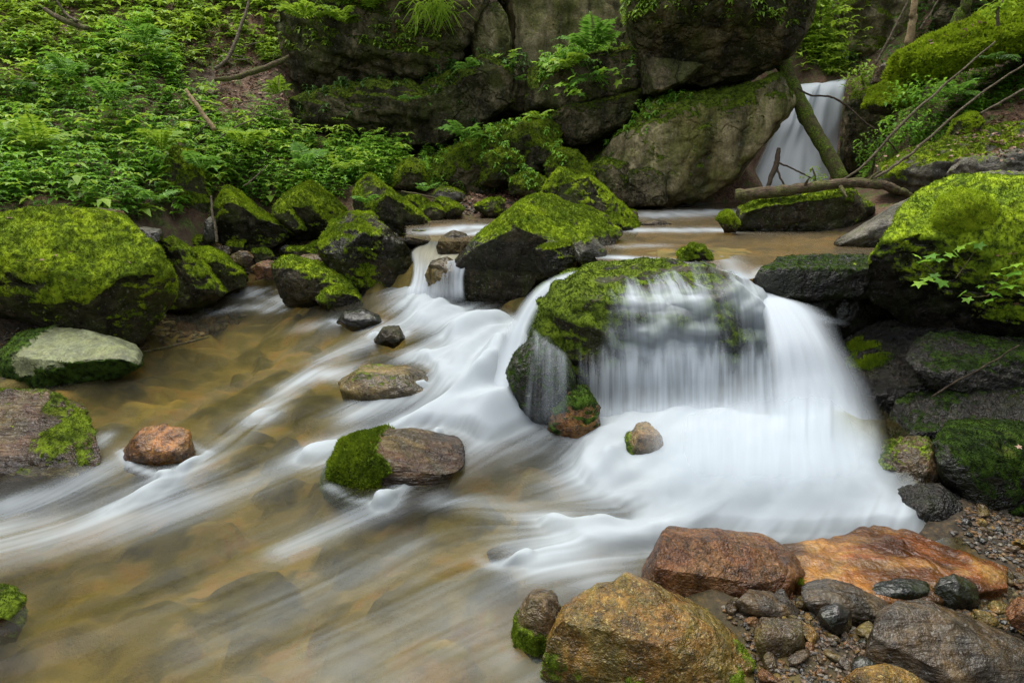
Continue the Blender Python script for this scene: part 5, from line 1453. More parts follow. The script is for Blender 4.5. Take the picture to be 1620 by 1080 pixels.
herb_mass('undergrowth', 'scattered small plants on the upper left slope', [TOP], 3600, (-10, -2.5), (9.3, 14), 43, size=(.07, .12), h=(.08, .28), clump=.95, mat='leafy', tb=.35)
herb_mass('undergrowth', 'green plants on the mound below the cave crack', [MOUND], 700, (-2.2, .5), (8.2, 10.5), 44, size=(.045, .075), h=(.06, .2), tb=.55, clump=1.2)
herb_mass('undergrowth', 'leafy cover on the right slope below the mossy ridge', [[(1360, 290), (1350, 200), (1400, 170), (1480, 130), (1600, 100), (1640, 160), (1560, 180), (1500, 210), (1480, 250), (1430, 250)]], 2600, (3.5, 9), (7.5, 11.5), 45, size=(.05, .09), h=(.1, .3), tb=.45, clump=1.1)
herb_mass('far_thicket', 'hazy green thicket behind the distant waterfall', [[(1225, 140), (1225, -60), (1318, -60), (1325, 80), (1345, 105), (1340, 135)]], 2400, (4, 9.5), (11.6, 18), 46, size=(.08, .15), h=(.3, 1.2), mat='leafy', tiers=6, clump=1.2, tb=.6)
herb_mass('far_thicket', 'dark leafy growth hanging on the far right cliff', [[(1420, 90), (1420, -60), (1640, -60), (1600, 10), (1500, 55)]], 1200, (6, 11), (9.5, 14), 47, size=(.07, .12), h=(.2, .8), mat='leafdark', tiers=5, clump=.8)


herb_mass('undergrowth', 'mixed herbs on the right bank behind the big boulder', [[(1640, 60), (3400, -200), (3400, 900), (2000, 900), (1760, 560), (1700, 250)]], 3000, (3.4, 9), (1.5, 9), 57, size=(.06, .11), clump=.9)


def on_rocks(name, label, polys, count, seed, names, size, h, mat='leaf', tiers=3, nzmin=.15, tb=.45):
    """herbs rooted on rock tops"""
    r = np.random.default_rng(seed)
    P3 = []
    for nm in names:
        Vv, Ff, _ = ROCKS[nm]
        nn = vnormals(Vv, Ff)
        px = project(Vv)
        k = np.zeros(len(Vv), bool)
        for poly in polys:
            k |= in_poly(px, poly)
        k &= (nn[:, 2] > nzmin) & (nn[:, 1] < .5)
        P3.append(Vv[k])
    P3 = np.concatenate(P3)
    P3 = P3[r.choice(len(P3), min(count, len(P3)), replace=False)]
    A = [plant_leaves(b, r.uniform(*h), r, r.uniform(*size), tiers, lean=.5) for b in P3]
    pos, az, pi_, ln = [np.concatenate(q) for q in zip(*A)]
    V, F, t = leaves(pos, az, pi_ - .2, ln, ln * r.uniform(.35, .6, len(ln)), r=r, droop=.4, tint=np.clip(r.normal(tb, .22, len(ln)), 0, 1))
    return mk_obj(name, mk_mesh(name, V, F, {'tint': t}, False, MAT[mat]), None, label, None, None, 'stuff')


CB = [k for k in ROCKS if k.startswith('cliff_')]
on_rocks('undergrowth', 'small plants and grass on top of the dark overhanging cliff', [[(450, 80), (500, -60), (760, -60), (740, 40), (640, 110), (540, 120)]], 520, 51, CB[:1], (.06, .11), (.05, .22), 'leafy', tb=.4, nzmin=.0)
on_rocks('undergrowth', 'little plants rooted in the dark cliff cracks', [[(470, 230), (480, 100), (700, 100), (820, 60), (860, 180), (700, 230)]], 130, 52, CB[:6], (.05, .09), (.03, .12), 'leafdark', tb=.6, nzmin=.0)
on_rocks('undergrowth', 'plants and leaves on the crown of the huge overhang', [[(960, 40), (1000, -20), (1275, -20), (1272, 30), (1235, 55), (1100, 38)]], 200, 53, [CB[8]], (.06, .1), (.03, .14), 'leafy', tb=.3, nzmin=-.6)
on_rocks('undergrowth', 'leafy herbs rooted on the green mound of mossy rocks', [[(650, 312), (670, 240), (740, 205), (880, 170), (900, 260), (830, 310)]], 170, 56, [k for k in ROCKS if k.startswith('mossy_rock')][:5], (.04, .07), (.02, .1), 'leaf', tb=.6, nzmin=-.2)
on_rocks('undergrowth', 'green sprigs on the fern ledge of the cliff', [[(850, 150), (850, 90), (1010, 80), (1000, 140)]], 150, 54, [CB[7]], (.06, .1), (.05, .25), 'leaf', tb=.5, nzmin=.1)
on_rocks('undergrowth', 'tiny herbs along the top of the enormous rounded boulder', [[(930, 300), (930, 220), (1040, 150), (1100, 150), (1000, 230)]], 90, 55, [k for k in CB if 'boulder' in k], (.05, .08), (.03, .1), 'leaf', nzmin=.2)


# ---- dead leaves
def litter(name, label, polys, count, xr, yr, seed, size=(.035, .07), lift=.02):
    p, px = scatter(polys, count, xr, yr, seed)
    r = np.random.default_rng(seed + 1)
    M = len(p)
    ln = r.uniform(*size, M)
    V, F, t = leaves(p + [0, 0, lift], r.uniform(0, 6.28, M), r.normal(0.1, .35, M), ln, ln * r.uniform(.5, .8, M), roll=r.normal(0, .5, M), droop=.0, r=r)
    return mk_obj(name, mk_mesh(name, V, F, {'tint': t}, False, MAT['litter']), None, label, None, None, 'stuff')


litter('leaf_litter', 'brown dead leaves in the gully below the cliff', [[(740, 320), (760, 220), (820, 200), (900, 220), (940, 300), (880, 320)]], 5000, (-1.2, 1.6), (8, 10.8), 61)
litter('leaf_litter', 'brown dead leaves on the upper left slope', [[(-50, 120), (-50, -40), (480, -40), (460, 170), (420, 240), (340, 200), (340, 120)], [(380, 330), (440, 300), (450, 350), (400, 350)], [(540, 340), (560, 300), (600, 330)]], 16000, (-9, -2), (7, 14), 62, (.04, .08))
litter('leaf_litter', 'reddish dead leaves on the right bank', [[(1420, 280), (1440, 220), (1540, 150), (1640, 130), (1640, 250), (1500, 290)]], 5000, (3.8, 8), (6.5, 10.5), 63, lift=.03)


def litter_on(name, label, names, poly, count, seed, size=(.035, .06)):
    r = np.random.default_rng(seed)
    P3 = []
    for nm in names:
        Vv, Ff, _ = ROCKS[nm]
        nn = vnormals(Vv, Ff)
        k = in_poly(project(Vv), poly) & (nn[:, 2] > .4)
        P3.append(Vv[k])
    P3 = np.concatenate(P3)
    p = P3[r.integers(0, len(P3), count)] + r.normal(0, .03, (count, 3)) * [1, 1, 0]
    ln = r.uniform(*size, count)
    V, F, t = leaves(p + [0, 0, .015], r.uniform(0, 6.28, count), r.normal(0, .35, count), ln, ln * .65, roll=r.normal(0, .5, count), droop=0, r=r)
    return mk_obj(name, mk_mesh(name, V, F, {'tint': t}, False, MAT['litter']), None, label, None, None, 'stuff')


BANK = [k for k in ROCKS if k.startswith('bank_rock')]
litter_on('leaf_litter', 'dead leaves lying on the grey shelf of the right bank', BANK, [(1380, 300), (1400, 230), (1620, 170), (1640, 300)], 500, 64)
litter_on('leaf_litter', 'dead leaves caught on the mossy diagonal ridge', [k for k in ROCKS if k.startswith('mossy_ridge')], [(1470, 75), (1490, 40), (1560, 30), (1550, 70)], 120, 65, (.05, .08))
BIG = [k for k in ROCKS if k.startswith('mossy_boulder')]
litter_on('leaf_litter', 'few dead leaves scattered on the biggest left boulder', BIG[:1], [(0, 480), (0, 330), (260, 380), (250, 480)], 16, 67, (.03, .055))
litter_on('leaf_litter', 'dead stems and leaves on the big right boulder', BIG[-1:], [(1500, 500), (1560, 400), (1640, 380), (1640, 520)], 50, 68, (.03, .05))
litter_on('leaf_litter', 'dead leaves on the cliff top and huge overhang', [CB[0], CB[8]], [(500, 100), (480, -40), (1280, -40), (1270, 60), (1100, 60), (700, 90)], 700, 66, (.05, .09))


# ---- ferns: fronds are parts
def frond_mesh(ln, r, mat='fern', pairs=16, arch=.5):
    s = np.linspace(.06, 1, pairs)
    x = ln * s * (1 - .12 * s)
    zc = ln * (arch * s - arch * 1.15 * s ** 2.2)
    pos = np.stack([x, 0 * x, zc], -1)
    wl_ = ln * .30 * np.sin(np.clip(s * 1.05, 0, 1) * math.pi * .94 + .1) + .008
    parts = []
    for sg in (1, -1):
        parts.append(leaves(pos, np.full(pairs, sg * 1.25) + r.normal(0, .08, pairs), r.normal(-.15, .08, pairs), wl_, wl_ * .34 + .006, droop=.12, tint=np.clip(r.normal(.55, .15, pairs), 0, 1)))
    parts.append(leaves(pos[-1:], np.zeros(1), np.full(1, -.4), np.array([ln * .08]), np.array([ln * .03])))
    tv, tf = tube(pos, [ln * .012, ln * .004], 4, sub=2)
    V, F, t = join(parts)
    return mk_mesh('frond', np.concatenate([V, tv]), [F, tf[0] + len(V), tf[1] + len(V)], {'tint': np.concatenate([t, np.full(len(tv), .3)])}, False, MAT[mat])


_fr = np.random.default_rng(9)
FRONDS = {m: [frond_mesh(1.0, _fr, m) for k in range(3)] for m in ('fern', 'leafy', 'leafdark')}


def fern(label, px, py, Y, ln, count, mat='fern', spread=(0, 6.28), tiltup=.35, seed=0, group=None):
    r = np.random.default_rng(seed + 900)
    root = mk_obj('fern', None, None, label, 'fern', group)
    root.location = P(px, py, Y).tolist()
    for k in range(count):
        o = mk_obj('frond', FRONDS[mat][k % 3], root)
        a = spread[0] + (spread[1] - spread[0]) * (k + r.uniform(.1, .9)) / count
        o.rotation_euler = (r.normal(0, .2), -r.normal(tiltup, .2), a)
        sc_ = ln * r.uniform(.7, 1.15)
        o.scale = (sc_, sc_, sc_)
    return root


fern('large arching fern hanging on the misty cliff wall', 935, 85, 9.55, .55, 7, 'fern', (-3.6, .5), .5, 1)
fern('pale drooping fern left of the large arching fern', 900, 108, 9.5, .42, 6, 'leafy', (-4.2, -.6), .3, 2)
fern('fern hanging below the ledge of the cliff', 930, 128, 9.45, .34, 6, 'fern', (-3.4, 0), -.1, 3)
fern('small fern in the dark cliff on the mossy ledge', 738, 108, 9.65, .28, 6, 'fern', (-3.4, .2), .2, 4)
fern('lone fern tuft on the dark layered cliff', 648, 158, 9.55, .22, 5, 'fern', (-3.4, .2), .2, 5)
fern('small fern on the squarish cliff block', 820, 128, 9.9, .2, 5, 'fern', (-3.4, .2), .2, 6)
fern('fern at the top of the green mound', 850, 188, 9.0, .28, 6, 'leafy', (-3.6, .5), .4, 7)
fern('fern spreading over the mound below the cave crack', 738, 222, 9.1, .42, 8, 'fern', (-3.9, .7), .4, 8)
fern('bright fern beside the cliff foot above the ridge-backed rock', 545, 268, 8.0, .3, 8, 'leafy', (0, 6.28), .4, 9)
fern('tall bright fern in the thicket over the mossy rocks', 485, 268, 7.9, .38, 9, 'fern', (0, 6.28), .7, 10)
fern('little fern growing from the ridge-backed mossy rock', 578, 322, 7.1, .2, 6, 'fern', (-3.6, .4), .4, 11)
fern('fern at the top edge on the cliff beside the slope', 478, 30, 9.9, .42, 7, 'leafy', (-3.6, .5), .5, 12)
fern('fern on the cliff top left of the grass tuft', 585, 15, 9.9, .5, 8, 'leafy', (-3.6, .5), .6, 13)
fern('yellowish fern on the cliff top near the slope', 540, 35, 9.85, .4, 7, 'leafy', (-3.6, .5), .4, 14)
fern('dark fern in the shade under the diagonal ridge', 1575, 95, 8.5, .32, 6, 'leafdark', (-3.6, .2), .1, 15)
fern('low fern on the gravel bar below the mound', 672, 303, 8.3, .2, 6, 'fern', (0, 6.28), .4, 16)
fern('green fern under the diagonal branches on the right slope', 1515, 150, 8.3, .34, 7, 'fern', (-3.6, .5), .3, 17)
fern('fern beside the fallen branch on the upper left slope', 440, 150, 9.9, .34, 7, 'leafy', (-3.6, .5), .4, 18)
fern('fern low on the left slope above the sawn log', 245, 318, 6.6, .26, 7, 'fern', (-3.9, .8), .5, 19)

for k, (a, b, Yf, lf, mf, lab) in enumerate([(60, 235, 7.5, .42, 'leafy', 'pale fern in the left slope nearest the picture edge'), (180, 160, 8.5, .45, 'fern', 'wide fern in the middle of the left slope'),
                                             (255, 238, 7.5, .38, 'leafy', 'pale fern above the bank boulder on the left slope'), (110, 125, 9.1, .48, 'fern', 'fern high on the left slope below the weathered branch'),
                                             (385, 232, 8.2, .38, 'leafy', 'pale fern beside the dry twigs at the cliff foot'), (232, 72, 9.9, .45, 'fern', 'bushy fern near the top of the left slope'),
                                             (25, 150, 8.9, .42, 'leafdark', 'dark fern at the left edge of the slope'), (318, 268, 7.5, .32, 'fern', 'fern over the wedge-shaped mossy boulder')]):
    fern(lab, a, b, Yf, lf, 9, mf, (0, 6.28), .55, 40 + k)

# ---- grass tuft on the cliff edge
r_ = np.random.default_rng(77)
M = 150
gp = np.repeat(P(690, 12, 9.75)[None], M, 0) + r_.normal(0, 1, (M, 3)) * [.12, .06, .05]
V, F, t = leaves(gp, r_.uniform(-3.6, .5, M), r_.uniform(-.9, .6, M), r_.uniform(.15, .34, M), r_.uniform(.006, .012, M), droop=.55, tint=r_.uniform(.3, .9, M))
mk_obj('grass_tuft', mk_mesh('grass_tuft', V, F, {'tint': t}, False, MAT['leafy']), None, 'tuft of long grass drooping over the cliff edge', 'grass')


# ---- leafy plants that can be told apart: stem and leaves are parts
def lobed_leaf(r, lobes=5):
    a = np.linspace(-2.2, 2.2, lobes * 2 - 1)
    rad = np.where(np.arange(len(a)) % 2 == 0, 1.0, .55) * (1 - .18 * np.abs(a) / 2.2)
    pts = np.stack([np.cos(a) * rad + .1, np.sin(a) * rad, -.12 * rad ** 2 * np.abs(np.cos(a * lobes / 2.2))], -1)
    V = np.concatenate([[[0, 0, .05]], pts])
    n = len(pts)
    F = np.stack([np.zeros(n - 1, int), np.arange(1, n), np.arange(2, n + 1)], -1)
    return V, F


_lv, _lf = lobed_leaf(_fr)
LOBED = []
for m in ('leaf', 'leafy'):
    for t in (.4, .7, .95):
        LOBED.append(mk_mesh('leaf', _lv * [1, .9, 1], _lf, {'tint': np.full(len(_lv), t)}, False, MAT[m]))


def sprig(label, pts, leaf_at, size, seed, mats=(0, 1, 2), name='leafy_sprig', cat='plant', group=None, rad=.004):
    r = np.random.default_rng(seed)
    W = np.array([P(*q) for q in pts])
    root = mk_obj(name, None, None, label, cat, group)
    root.location = W[0].tolist()
    tv, tf = tube(W - W[0], [rad, rad * .5], 5, sub=4)
    mk_obj('stem', mk_mesh('stem', tv, tf, None, True, MAT['bark']), root)
    for (a, b, Yl) in leaf_at:
        q = P(a, b, Yl) - W[0]
        o = mk_obj('leaf', LOBED[mats[r.integers(0, len(mats))]], root)
        o.location = q.tolist()
        o.rotation_euler = (r.normal(.35, .25), r.normal(.15, .25), r.uniform(-2.6, -.5))
        s_ = size * r.uniform(.9, 1.6)
        o.scale = (s_, s_, s_)
    return root


sprig('green lobed-leaf sprig trailing over the left front of the big right boulder', [(1500, 455, 3.98), (1480, 432, 3.95), (1460, 415, 3.94)],
      [(1450, 404, 3.92), (1462, 414, 3.9), (1472, 404, 3.92), (1484, 410, 3.9), (1498, 402, 3.92), (1466, 440, 3.9), (1478, 434, 3.9), (1455, 446, 3.9), (1490, 444, 3.92)], .045, 3)
sprig('light green sprig higher on the big right boulder', [(1512, 440, 4.0), (1530, 415, 4.05), (1545, 392, 4.1)], [(1520, 390, 4.05), (1535, 384, 4.05), (1548, 386, 4.08), (1510, 398, 4.0)], .035, 4)
sprig('green sprig at the right edge of the big right boulder', [(1560, 470, 3.96), (1585, 450, 3.95), (1605, 430, 3.98)],
      [(1575, 432, 3.95), (1590, 424, 3.93), (1602, 432, 3.93), (1612, 442, 3.93), (1596, 452, 3.9), (1615, 462, 3.9), (1584, 446, 3.92), (1608, 418, 3.95), (1570, 462, 3.92)], .05, 5)
sprig('small low sprig hanging on the dark face of the big right boulder', [(1560, 468, 3.96), (1540, 470, 3.92), (1522, 466, 3.9)], [(1522, 464, 3.88), (1530, 472, 3.88), (1565, 474, 3.9), (1552, 452, 3.92)], .032, 6)
for k, (a, b, Yc, lab) in enumerate([(880, 105, 9.4, 'maple-like sprig at the left of the fern ledge'), (905, 140, 9.3, 'maple-like sprig drooping under the fern ledge'), (975, 118, 9.4, 'leafy sprig at the right end of the fern ledge'),
                                     (812, 92, 9.9, 'thin leafy sprig in the cliff crack beside the pale pillar')]):
    rr_ = np.random.default_rng(80 + k)
    sprig(lab, [(a, b + 12, Yc + .1), (a - 4, b, Yc), (a - 10, b - 8, Yc)], [(a + rr_.normal(-6, 14), b + rr_.normal(-2, 9), Yc - rr_.uniform(0, .15)) for j in range(14)], .065, 90 + k, mats=(0, 1, 2, 4))

# individual herbs along the front of the slope
HERB = []
for k in range(5):
    rr_ = np.random.default_rng(120 + k)
    A = plant_leaves(np.zeros(3), .30, rr_, .085, 4, 5, .15)
    V, F, t = leaves(A[0], A[1], A[2], A[3], A[3] * .5, r=rr_, tint=np.clip(rr_.normal(.6, .2, len(A[1])), 0, 1))
    tv, tf = tube([(0, 0, -.03), (0.0, .0, .15), A[0][-1]], [.005, .002], 5, sub=3)
    HERB.append((mk_mesh('leaves', V, F, {'tint': t}, False, MAT['leaf']), mk_mesh('stem', tv, tf, None, True, MAT['twig'])))


def herbs(label, group, poly, count, xr, yr, seed, sc=(.7, 1.2), tries=4000):
    p, px = scatter([poly], tries, xr, yr, seed)
    r = np.random.default_rng(seed)
    p = p[r.permutation(len(p))[:count]]
    for b in p:
        ml, ms = HERB[r.integers(0, 5)]
        root = mk_obj('leafy_herb', None, None, label, 'plant', group)
        root.location = b.tolist()
        root.rotation_euler = (0, 0, r.uniform(0, 6.28))
        s_ = r.uniform(*sc)
        root.scale = (s_, s_, s_)
        mk_obj('leaves', ml, root, kind='stuff')
        mk_obj('stem', ms, root)


herbs('tiered green herb standing at the front of the left slope behind the biggest boulder', 'herbs behind the biggest boulder', [(-60, 345), (-60, 255), (250, 255), (330, 330), (240, 365), (150, 340)], 60, (-6, -2.5), (5.8, 8.5), 201)
herbs('tiered green herb on the bank above the wedge-shaped mossy boulder', 'herbs above the wedge boulder', [(340, 310), (350, 250), (440, 250), (450, 320), (420, 340)], 30, (-4, -2), (6.8, 9.5), 202)
herbs('tiered green herb in the bright thicket at the cliff foot', 'herbs in the cliff-foot thicket', [(500, 300), (480, 240), (640, 240), (650, 295)], 40, (-3, -1), (7.6, 10), 203, (.6, 1.0))


# ---- shrubs and trees at the far right
def shrub(label, px, py, Y, rad, count, mat, size, seed, name='shrub', squash=.8):
    r = np.random.default_rng(seed)
    c = P(px, py, Y)
    root = mk_obj(name, None, None, label, 'shrub')
    root.location = c.tolist()
    d = r.normal(0, 1, (count, 3))
    d /= np.linalg.norm(d, axis=1, keepdims=True)
    rr = rad * r.random((count, 1)) ** .45
    cl_ = fbm(d * 2.2 + seed, 2, seed)[:, None]
    q = d * rr * (1 + .5 * cl_) * [1, .8, squash]
    ln = size * r.uniform(.6, 1.2, count)
    V, F, t = leaves(q, r.uniform(0, 6.28, count), r.normal(-.1, .35, count), ln, ln * .55, tint=np.clip(.5 + .5 * cl_[:, 0] + r.normal(0, .18, count), 0, 1), r=r)
    mk_obj('crown', mk_mesh('crown', V, F, {'tint': t}, False, MAT[mat]), root, kind='stuff')
    ptsb = [(r.normal(0, .1) * rad, 0, -rad * 1.3), (0, 0, -.3 * rad), (r.normal(0, .3) * rad, 0, .5 * rad)]
    tv, tf = tube(ptsb, [.02, .006], 5)
    mk_obj('trunk', mk_mesh('trunk', tv, tf, None, True, MAT['twig']), root)
    return root


shrub('fresh green shrub overhanging the right edge of the distant waterfall', 1368, 128, 10.9, .34, 420, 'leafy', .08, 301)
shrub('slim yellow sprout standing behind the lip of the distant waterfall', 1303, 112, 11.9, .16, 130, 'leafy', .08, 302, squash=1.8)
shrub('sunny green bush beyond the huge overhang', 1275, 62, 12.6, .42, 480, 'leafy', .11, 303)
shrub('light bush between the overhang and the far tree trunks', 1300, 60, 12.9, .3, 320, 'leafy', .10, 304)
shrub('leafy branches high above the distant waterfall', 1300, 2, 12.4, .4, 380, 'leafy', .10, 305)
shrub('dark bush low behind the lip of the distant waterfall', 1330, 98, 12.6, .4, 380, 'leafdark', .10, 306)
shrub('trailing green plant right of the distant waterfall base', 1385, 235, 9.6, .32, 360, 'leaf', .06, 307)
shrub('small plant at the log beside the distant waterfall', 1290, 275, 8.0, .14, 70, 'leafy', .05, 308)
shrub('leafy tangle under the tip of the diagonal ridge', 1455, 150, 8.7, .38, 420, 'leaf', .07, 309, squash=.6)
shrub('green tangle on the slope under the diagonal branches', 1440, 205, 8.5, .42, 480, 'leaf', .065, 310, squash=.6)
shrub('bright leaves in the top right corner', 1580, 8, 8.0, .16, 70, 'leafy', .09, 311)
shrub('dull bush behind the leaning branches at the far cliff foot', 1420, 92, 11.2, .3, 260, 'leafdark', .08, 312)


def tree(label, pts, radii, mat, crown_rad, seed, leafmat='leafy'):
    r = np.random.default_rng(seed)
    W = np.array([P(*q) for q in pts])
    root = mk_obj('tree', None, None, label, 'tree')
    root.location = W[0].tolist()
    up = W[-1] + np.array([.2, .3, 2.6])
    tv, tf = tube(np.concatenate([W, [up]]) - W[0], radii, 9, wob=.03, seed=seed)
    mk_obj('trunk', mk_mesh('trunk', tv, tf, None, True, MAT[mat]), root)
    M = 500
    d = r.normal(0, 1, (M, 3))
    d /= np.linalg.norm(d, axis=1, keepdims=True)
    q = (up - W[0]) + d * crown_rad * r.random((M, 1)) ** .4 + np.array([0, 0, .6])
    ln = r.uniform(.07, .13, M)
    V, F, t = leaves(q, r.uniform(0, 6.28, M), r.normal(-.1, .35, M), ln, ln * .55, r=r)
    mk_obj('crown', mk_mesh('crown', V, F, {'tint': t}, False, MAT[leafmat]), root, kind='stuff')


tree('thin grey tree trunk above the distant waterfall', [(1332, 100, 12.8), (1330, 50, 12.8), (1324, -10, 12.8)], [.06, .05, .05, .03], 'twig', 1.0, 321)
tree('darker second trunk behind the thin grey tree', [(1337, 95, 13.1), (1340, 40, 13.1), (1342, -10, 13.1)], [.07, .06, .06, .03], 'bark', 1.0, 322)
tree('pale thin trunk standing behind the tip of the mossy ridge', [(1438, 70, 10.4), (1444, 30, 10.4), (1450, -15, 10.4)], [.055, .05, .045, .03], 'palewood', .9, 323, 'leafdark')
tree('mossy slanting trunk behind the middle of the mossy ridge', [(1510, 45, 10.6), (1520, 20, 10.6), (1532, -15, 10.6)], [.09, .08, .07, .04], 'barkmoss', 1.0, 324, 'leafdark')


# ---- logs, branches, twigs
def wood(name, label, pts, rad_px, mat='bark', sides=10, wob=.01, seed=0, cat='branch', group=None, sub=8):
    W = np.array([P(*q) for q in pts])
    Ym = W[:, 1].mean()
    tv, tf = tube(W, [a * Ym / FPX for a in rad_px], sides, wob, seed, sub)
    return mk_obj(name, mk_mesh(name, tv, tf, None, True, MAT[mat]), None, label, cat, group)


wood('fallen_log', 'bare brown log lying across the rock below the distant waterfall', [(1163, 308, 6.9), (1210, 305, 6.85), (1267, 298, 6.8), (1340, 290, 6.75), (1393, 292, 6.7), (1425, 303, 6.7), (1450, 312, 6.8)], [8.5, 9.5, 8, 7.5, 7.5, 5, 2.5], 'bark', 14, .022, 1, 'log')
_lg = [o for o in COL.objects if o.name.startswith('fallen_log')][0]
for a_ in ([(1270, 298, 6.8), (1276, 288, 6.75), (1280, 282, 6.72)], [(1372, 290, 6.72), (1382, 278, 6.7), (1396, 270, 6.68)], [(1330, 296, 6.7), (1336, 306, 6.62), (1340, 312, 6.58)]):
    tv, tf = tube(np.array([P(*q) for q in a_]), [.022, .014, .006], 7, .004, 5)
    mk_obj('stub', mk_mesh('stub', tv, tf, None, True, MAT['bark']), _lg)
wood('leaning_trunk', 'mossy broken trunk leaning in front of the distant waterfall', [(1232, 90, 9.6), (1250, 130, 9.5), (1277, 187, 9.3), (1305, 235, 9.1), (1332, 285, 8.9)], [10, 11, 11, 10, 11], 'barkmoss', 14, .012, 2, 'log')
wood('root_branch', 'dark forked root standing in front of the distant waterfall', [(1232, 235, 8.6), (1228, 260, 8.5), (1220, 280, 8.4), (1213, 302, 8.3)], [3, 4.5, 4, 2.5], 'barkdark', 8, .01, 3)
wood('root_branch', 'thin fork of the dark root bending to the fallen log', [(1228, 262, 8.5), (1234, 280, 8.4), (1245, 300, 8.3)], [2, 1.6, 1.2], 'barkdark', 6, .01, 4)
wood('root_branch', 'thin root arching right from the dark forked root', [(1232, 258, 8.5), (1250, 265, 8.4), (1272, 276, 8.3), (1300, 290, 8.2)], [1.5, 1.3, 1.2, 1], 'barkdark', 6, .01, 5)
wood('bare_branch', 'long grey branch slanting up across the right slope', [(1335, 284, 7.8), (1370, 258, 7.8), (1430, 193, 7.8), (1500, 130, 7.8), (1575, 66, 7.8)], [1.4, 2.0, 2.1, 1.7, 1.0], 'twig', 8, .015, 6)
wood('bare_branch', 'second grey branch slanting above the leaf-strewn shelf', [(1378, 284, 7.2), (1410, 266, 7.2), (1457, 230, 7.2), (1540, 157, 7.2), (1625, 100, 7.2)], [1.8, 2.3, 2.0, 1.7, 1.2], 'twig', 8, .015, 7)
wood('bare_branch', 'short grey branch near the right edge of the slope', [(1550, 180, 7.3), (1590, 158, 7.3), (1640, 130, 7.3)], [1.6, 2, 1.8], 'twig', 6, .01, 8)
wood('bare_branch', 'crooked thin twig crossing the top of the distant waterfall', [(1262, 140, 9.0), (1283, 151, 8.9), (1313, 153, 8.8), (1340, 168, 8.7), (1370, 195, 8.6), (1397, 214, 8.5), (1424, 247, 8.4)], [1.2, 1.4, 1.5, 1.5, 1.3, 1.1, .8], 'barkdark', 6, .012, 9)
wood('bare_branch', 'tall thin bare branch rising left of the diagonal mossy ridge', [(1385, 102, 10), (1405, 65, 10), (1425, 25, 10), (1445, -15, 10)], [1.5, 1.7, 1.6, 1.2], 'twig', 6, .012, 10)
wood('bare_branch', 'thin dark branch behind the diagonal mossy ridge', [(1455, 45, 10.2), (1470, 25, 10.2), (1490, -10, 10.2)], [1.3, 1.3, 1], 'twig', 6, .01, 11)
wood('fallen_branch', 'grey fallen branch on the upper left slope beside the cliff', [(340, 126, 9.4), (375, 122, 9.4), (420, 107, 9.5), (458, 90, 9.6)], [3, 4, 4, 3], 'bark', 8, .012, 12)
wood('bare_branch', 'curved bare branch rising from the upper left slope', [(340, 110, 9.6), (362, 90, 9.7), (378, 50, 9.9), (392, 10, 10.1), (398, -20, 10.2)], [2.5, 2.6, 2.4, 2, 1.6], 'twig', 8, .012, 13)
wood('broken_stick', 'pale broken stick standing out of the green slope', [(294, 142, 8.2), (310, 165, 8.15), (340, 206, 8.1)], [2.2, 3.2, 3.6], 'palewood', 8, .008, 14)
wood('fallen_branch', 'weathered branch on the top left of the slope', [(70, 15, 10.5), (100, 32, 10.4), (140, 46, 10.3)], [3, 4.5, 3.5], 'bark', 8, .01, 15)
wood('fallen_branch', 'forked weathered twig at the top left of the slope', [(90, 2, 10.4), (104, 22, 10.4), (122, 34, 10.3)], [1.5, 2, 2.2], 'twig', 6, .01, 16)
wood('twig', 'upright bare twig beside the upright grey slab', [(334, 310, 7.3), (336, 340, 7.2), (341, 360, 7.15), (343, 384, 7.1)], [1.5, 2, 2.2, 2.2], 'twig', 6, .006, 17)
wood('twig', 'grey twig leaning on the dark wet slab at the right', [(1474, 627, 3.4), (1510, 605, 3.42), (1560, 578, 3.46), (1612, 546, 3.5)], [1.4, 1.7, 1.5, 1.1], 'barkdark', 6, .006, 18)
wood('twig', 'thin stick at the water edge below the biggest boulder', [(222, 558, 5.35), (270, 548, 5.5), (330, 533, 5.75)], [2, 2.4, 1.6], 'bark', 6, .004, 19)
wood('twig', 'crossed twig in the brush beside the cliff foot', [(345, 220, 8.3), (375, 200, 8.4), (400, 190, 8.5)], [1, 1.1, .9], 'twig', 5, .006, 20)
wood('twig', 'dry twig above the wedge-shaped mossy boulder', [(385, 295, 7.5), (402, 282, 7.5), (422, 262, 7.6)], [1, 1.1, .9], 'twig', 5, .006, 21)
wood('twig', 'dry stick lying along the far gravel bar', [(635, 303, 8.3), (665, 308, 8.2), (700, 316, 8.1)], [1.4, 1.5, 1.1], 'bark', 5, .006, 22)
for k in range(10):
    rr_ = np.random.default_rng(700 + k)
    a, b = rr_.uniform(360, 440), rr_.uniform(60, 190)
    Yb = 9.0 + (190 - b) * .008
    dx, dy = rr_.uniform(20, 45), rr_.uniform(-14, 14)
    wood('twig', 'thin dry twig in the brown brush beside the cliff', [(a - dx / 2, b - dy / 2, Yb), (a, b + rr_.normal(0, 4), Yb - .05), (a + dx / 2, b + dy / 2, Yb)], [.7, .9, .6], 'twig', 5, .01, 23 + k, 'branch', 'dry twigs in the brush')
for k in range(14):
    rr_ = np.random.default_rng(760 + k)
    a, b = rr_.uniform(20, 330), rr_.uniform(30, 260)
    q = np.array([0., 0, 0])
    Yb = np.interp(b, [0, 100, 200, 330], [11.3, 9.8, 8.4, 6.5])
    dx, dy = rr_.uniform(18, 60), rr_.uniform(-26, 18)
    wood('twig', 'thin fallen twig lying among the herbs of the left slope', [(a - dx / 2, b - dy / 2, Yb), (a, b + rr_.normal(0, 4), Yb - .1), (a + dx / 2, b + dy / 2, Yb)], [.7, 1.1, .6], 'twig', 5, .012, 50 + k, 'branch', 'twigs among the herbs')
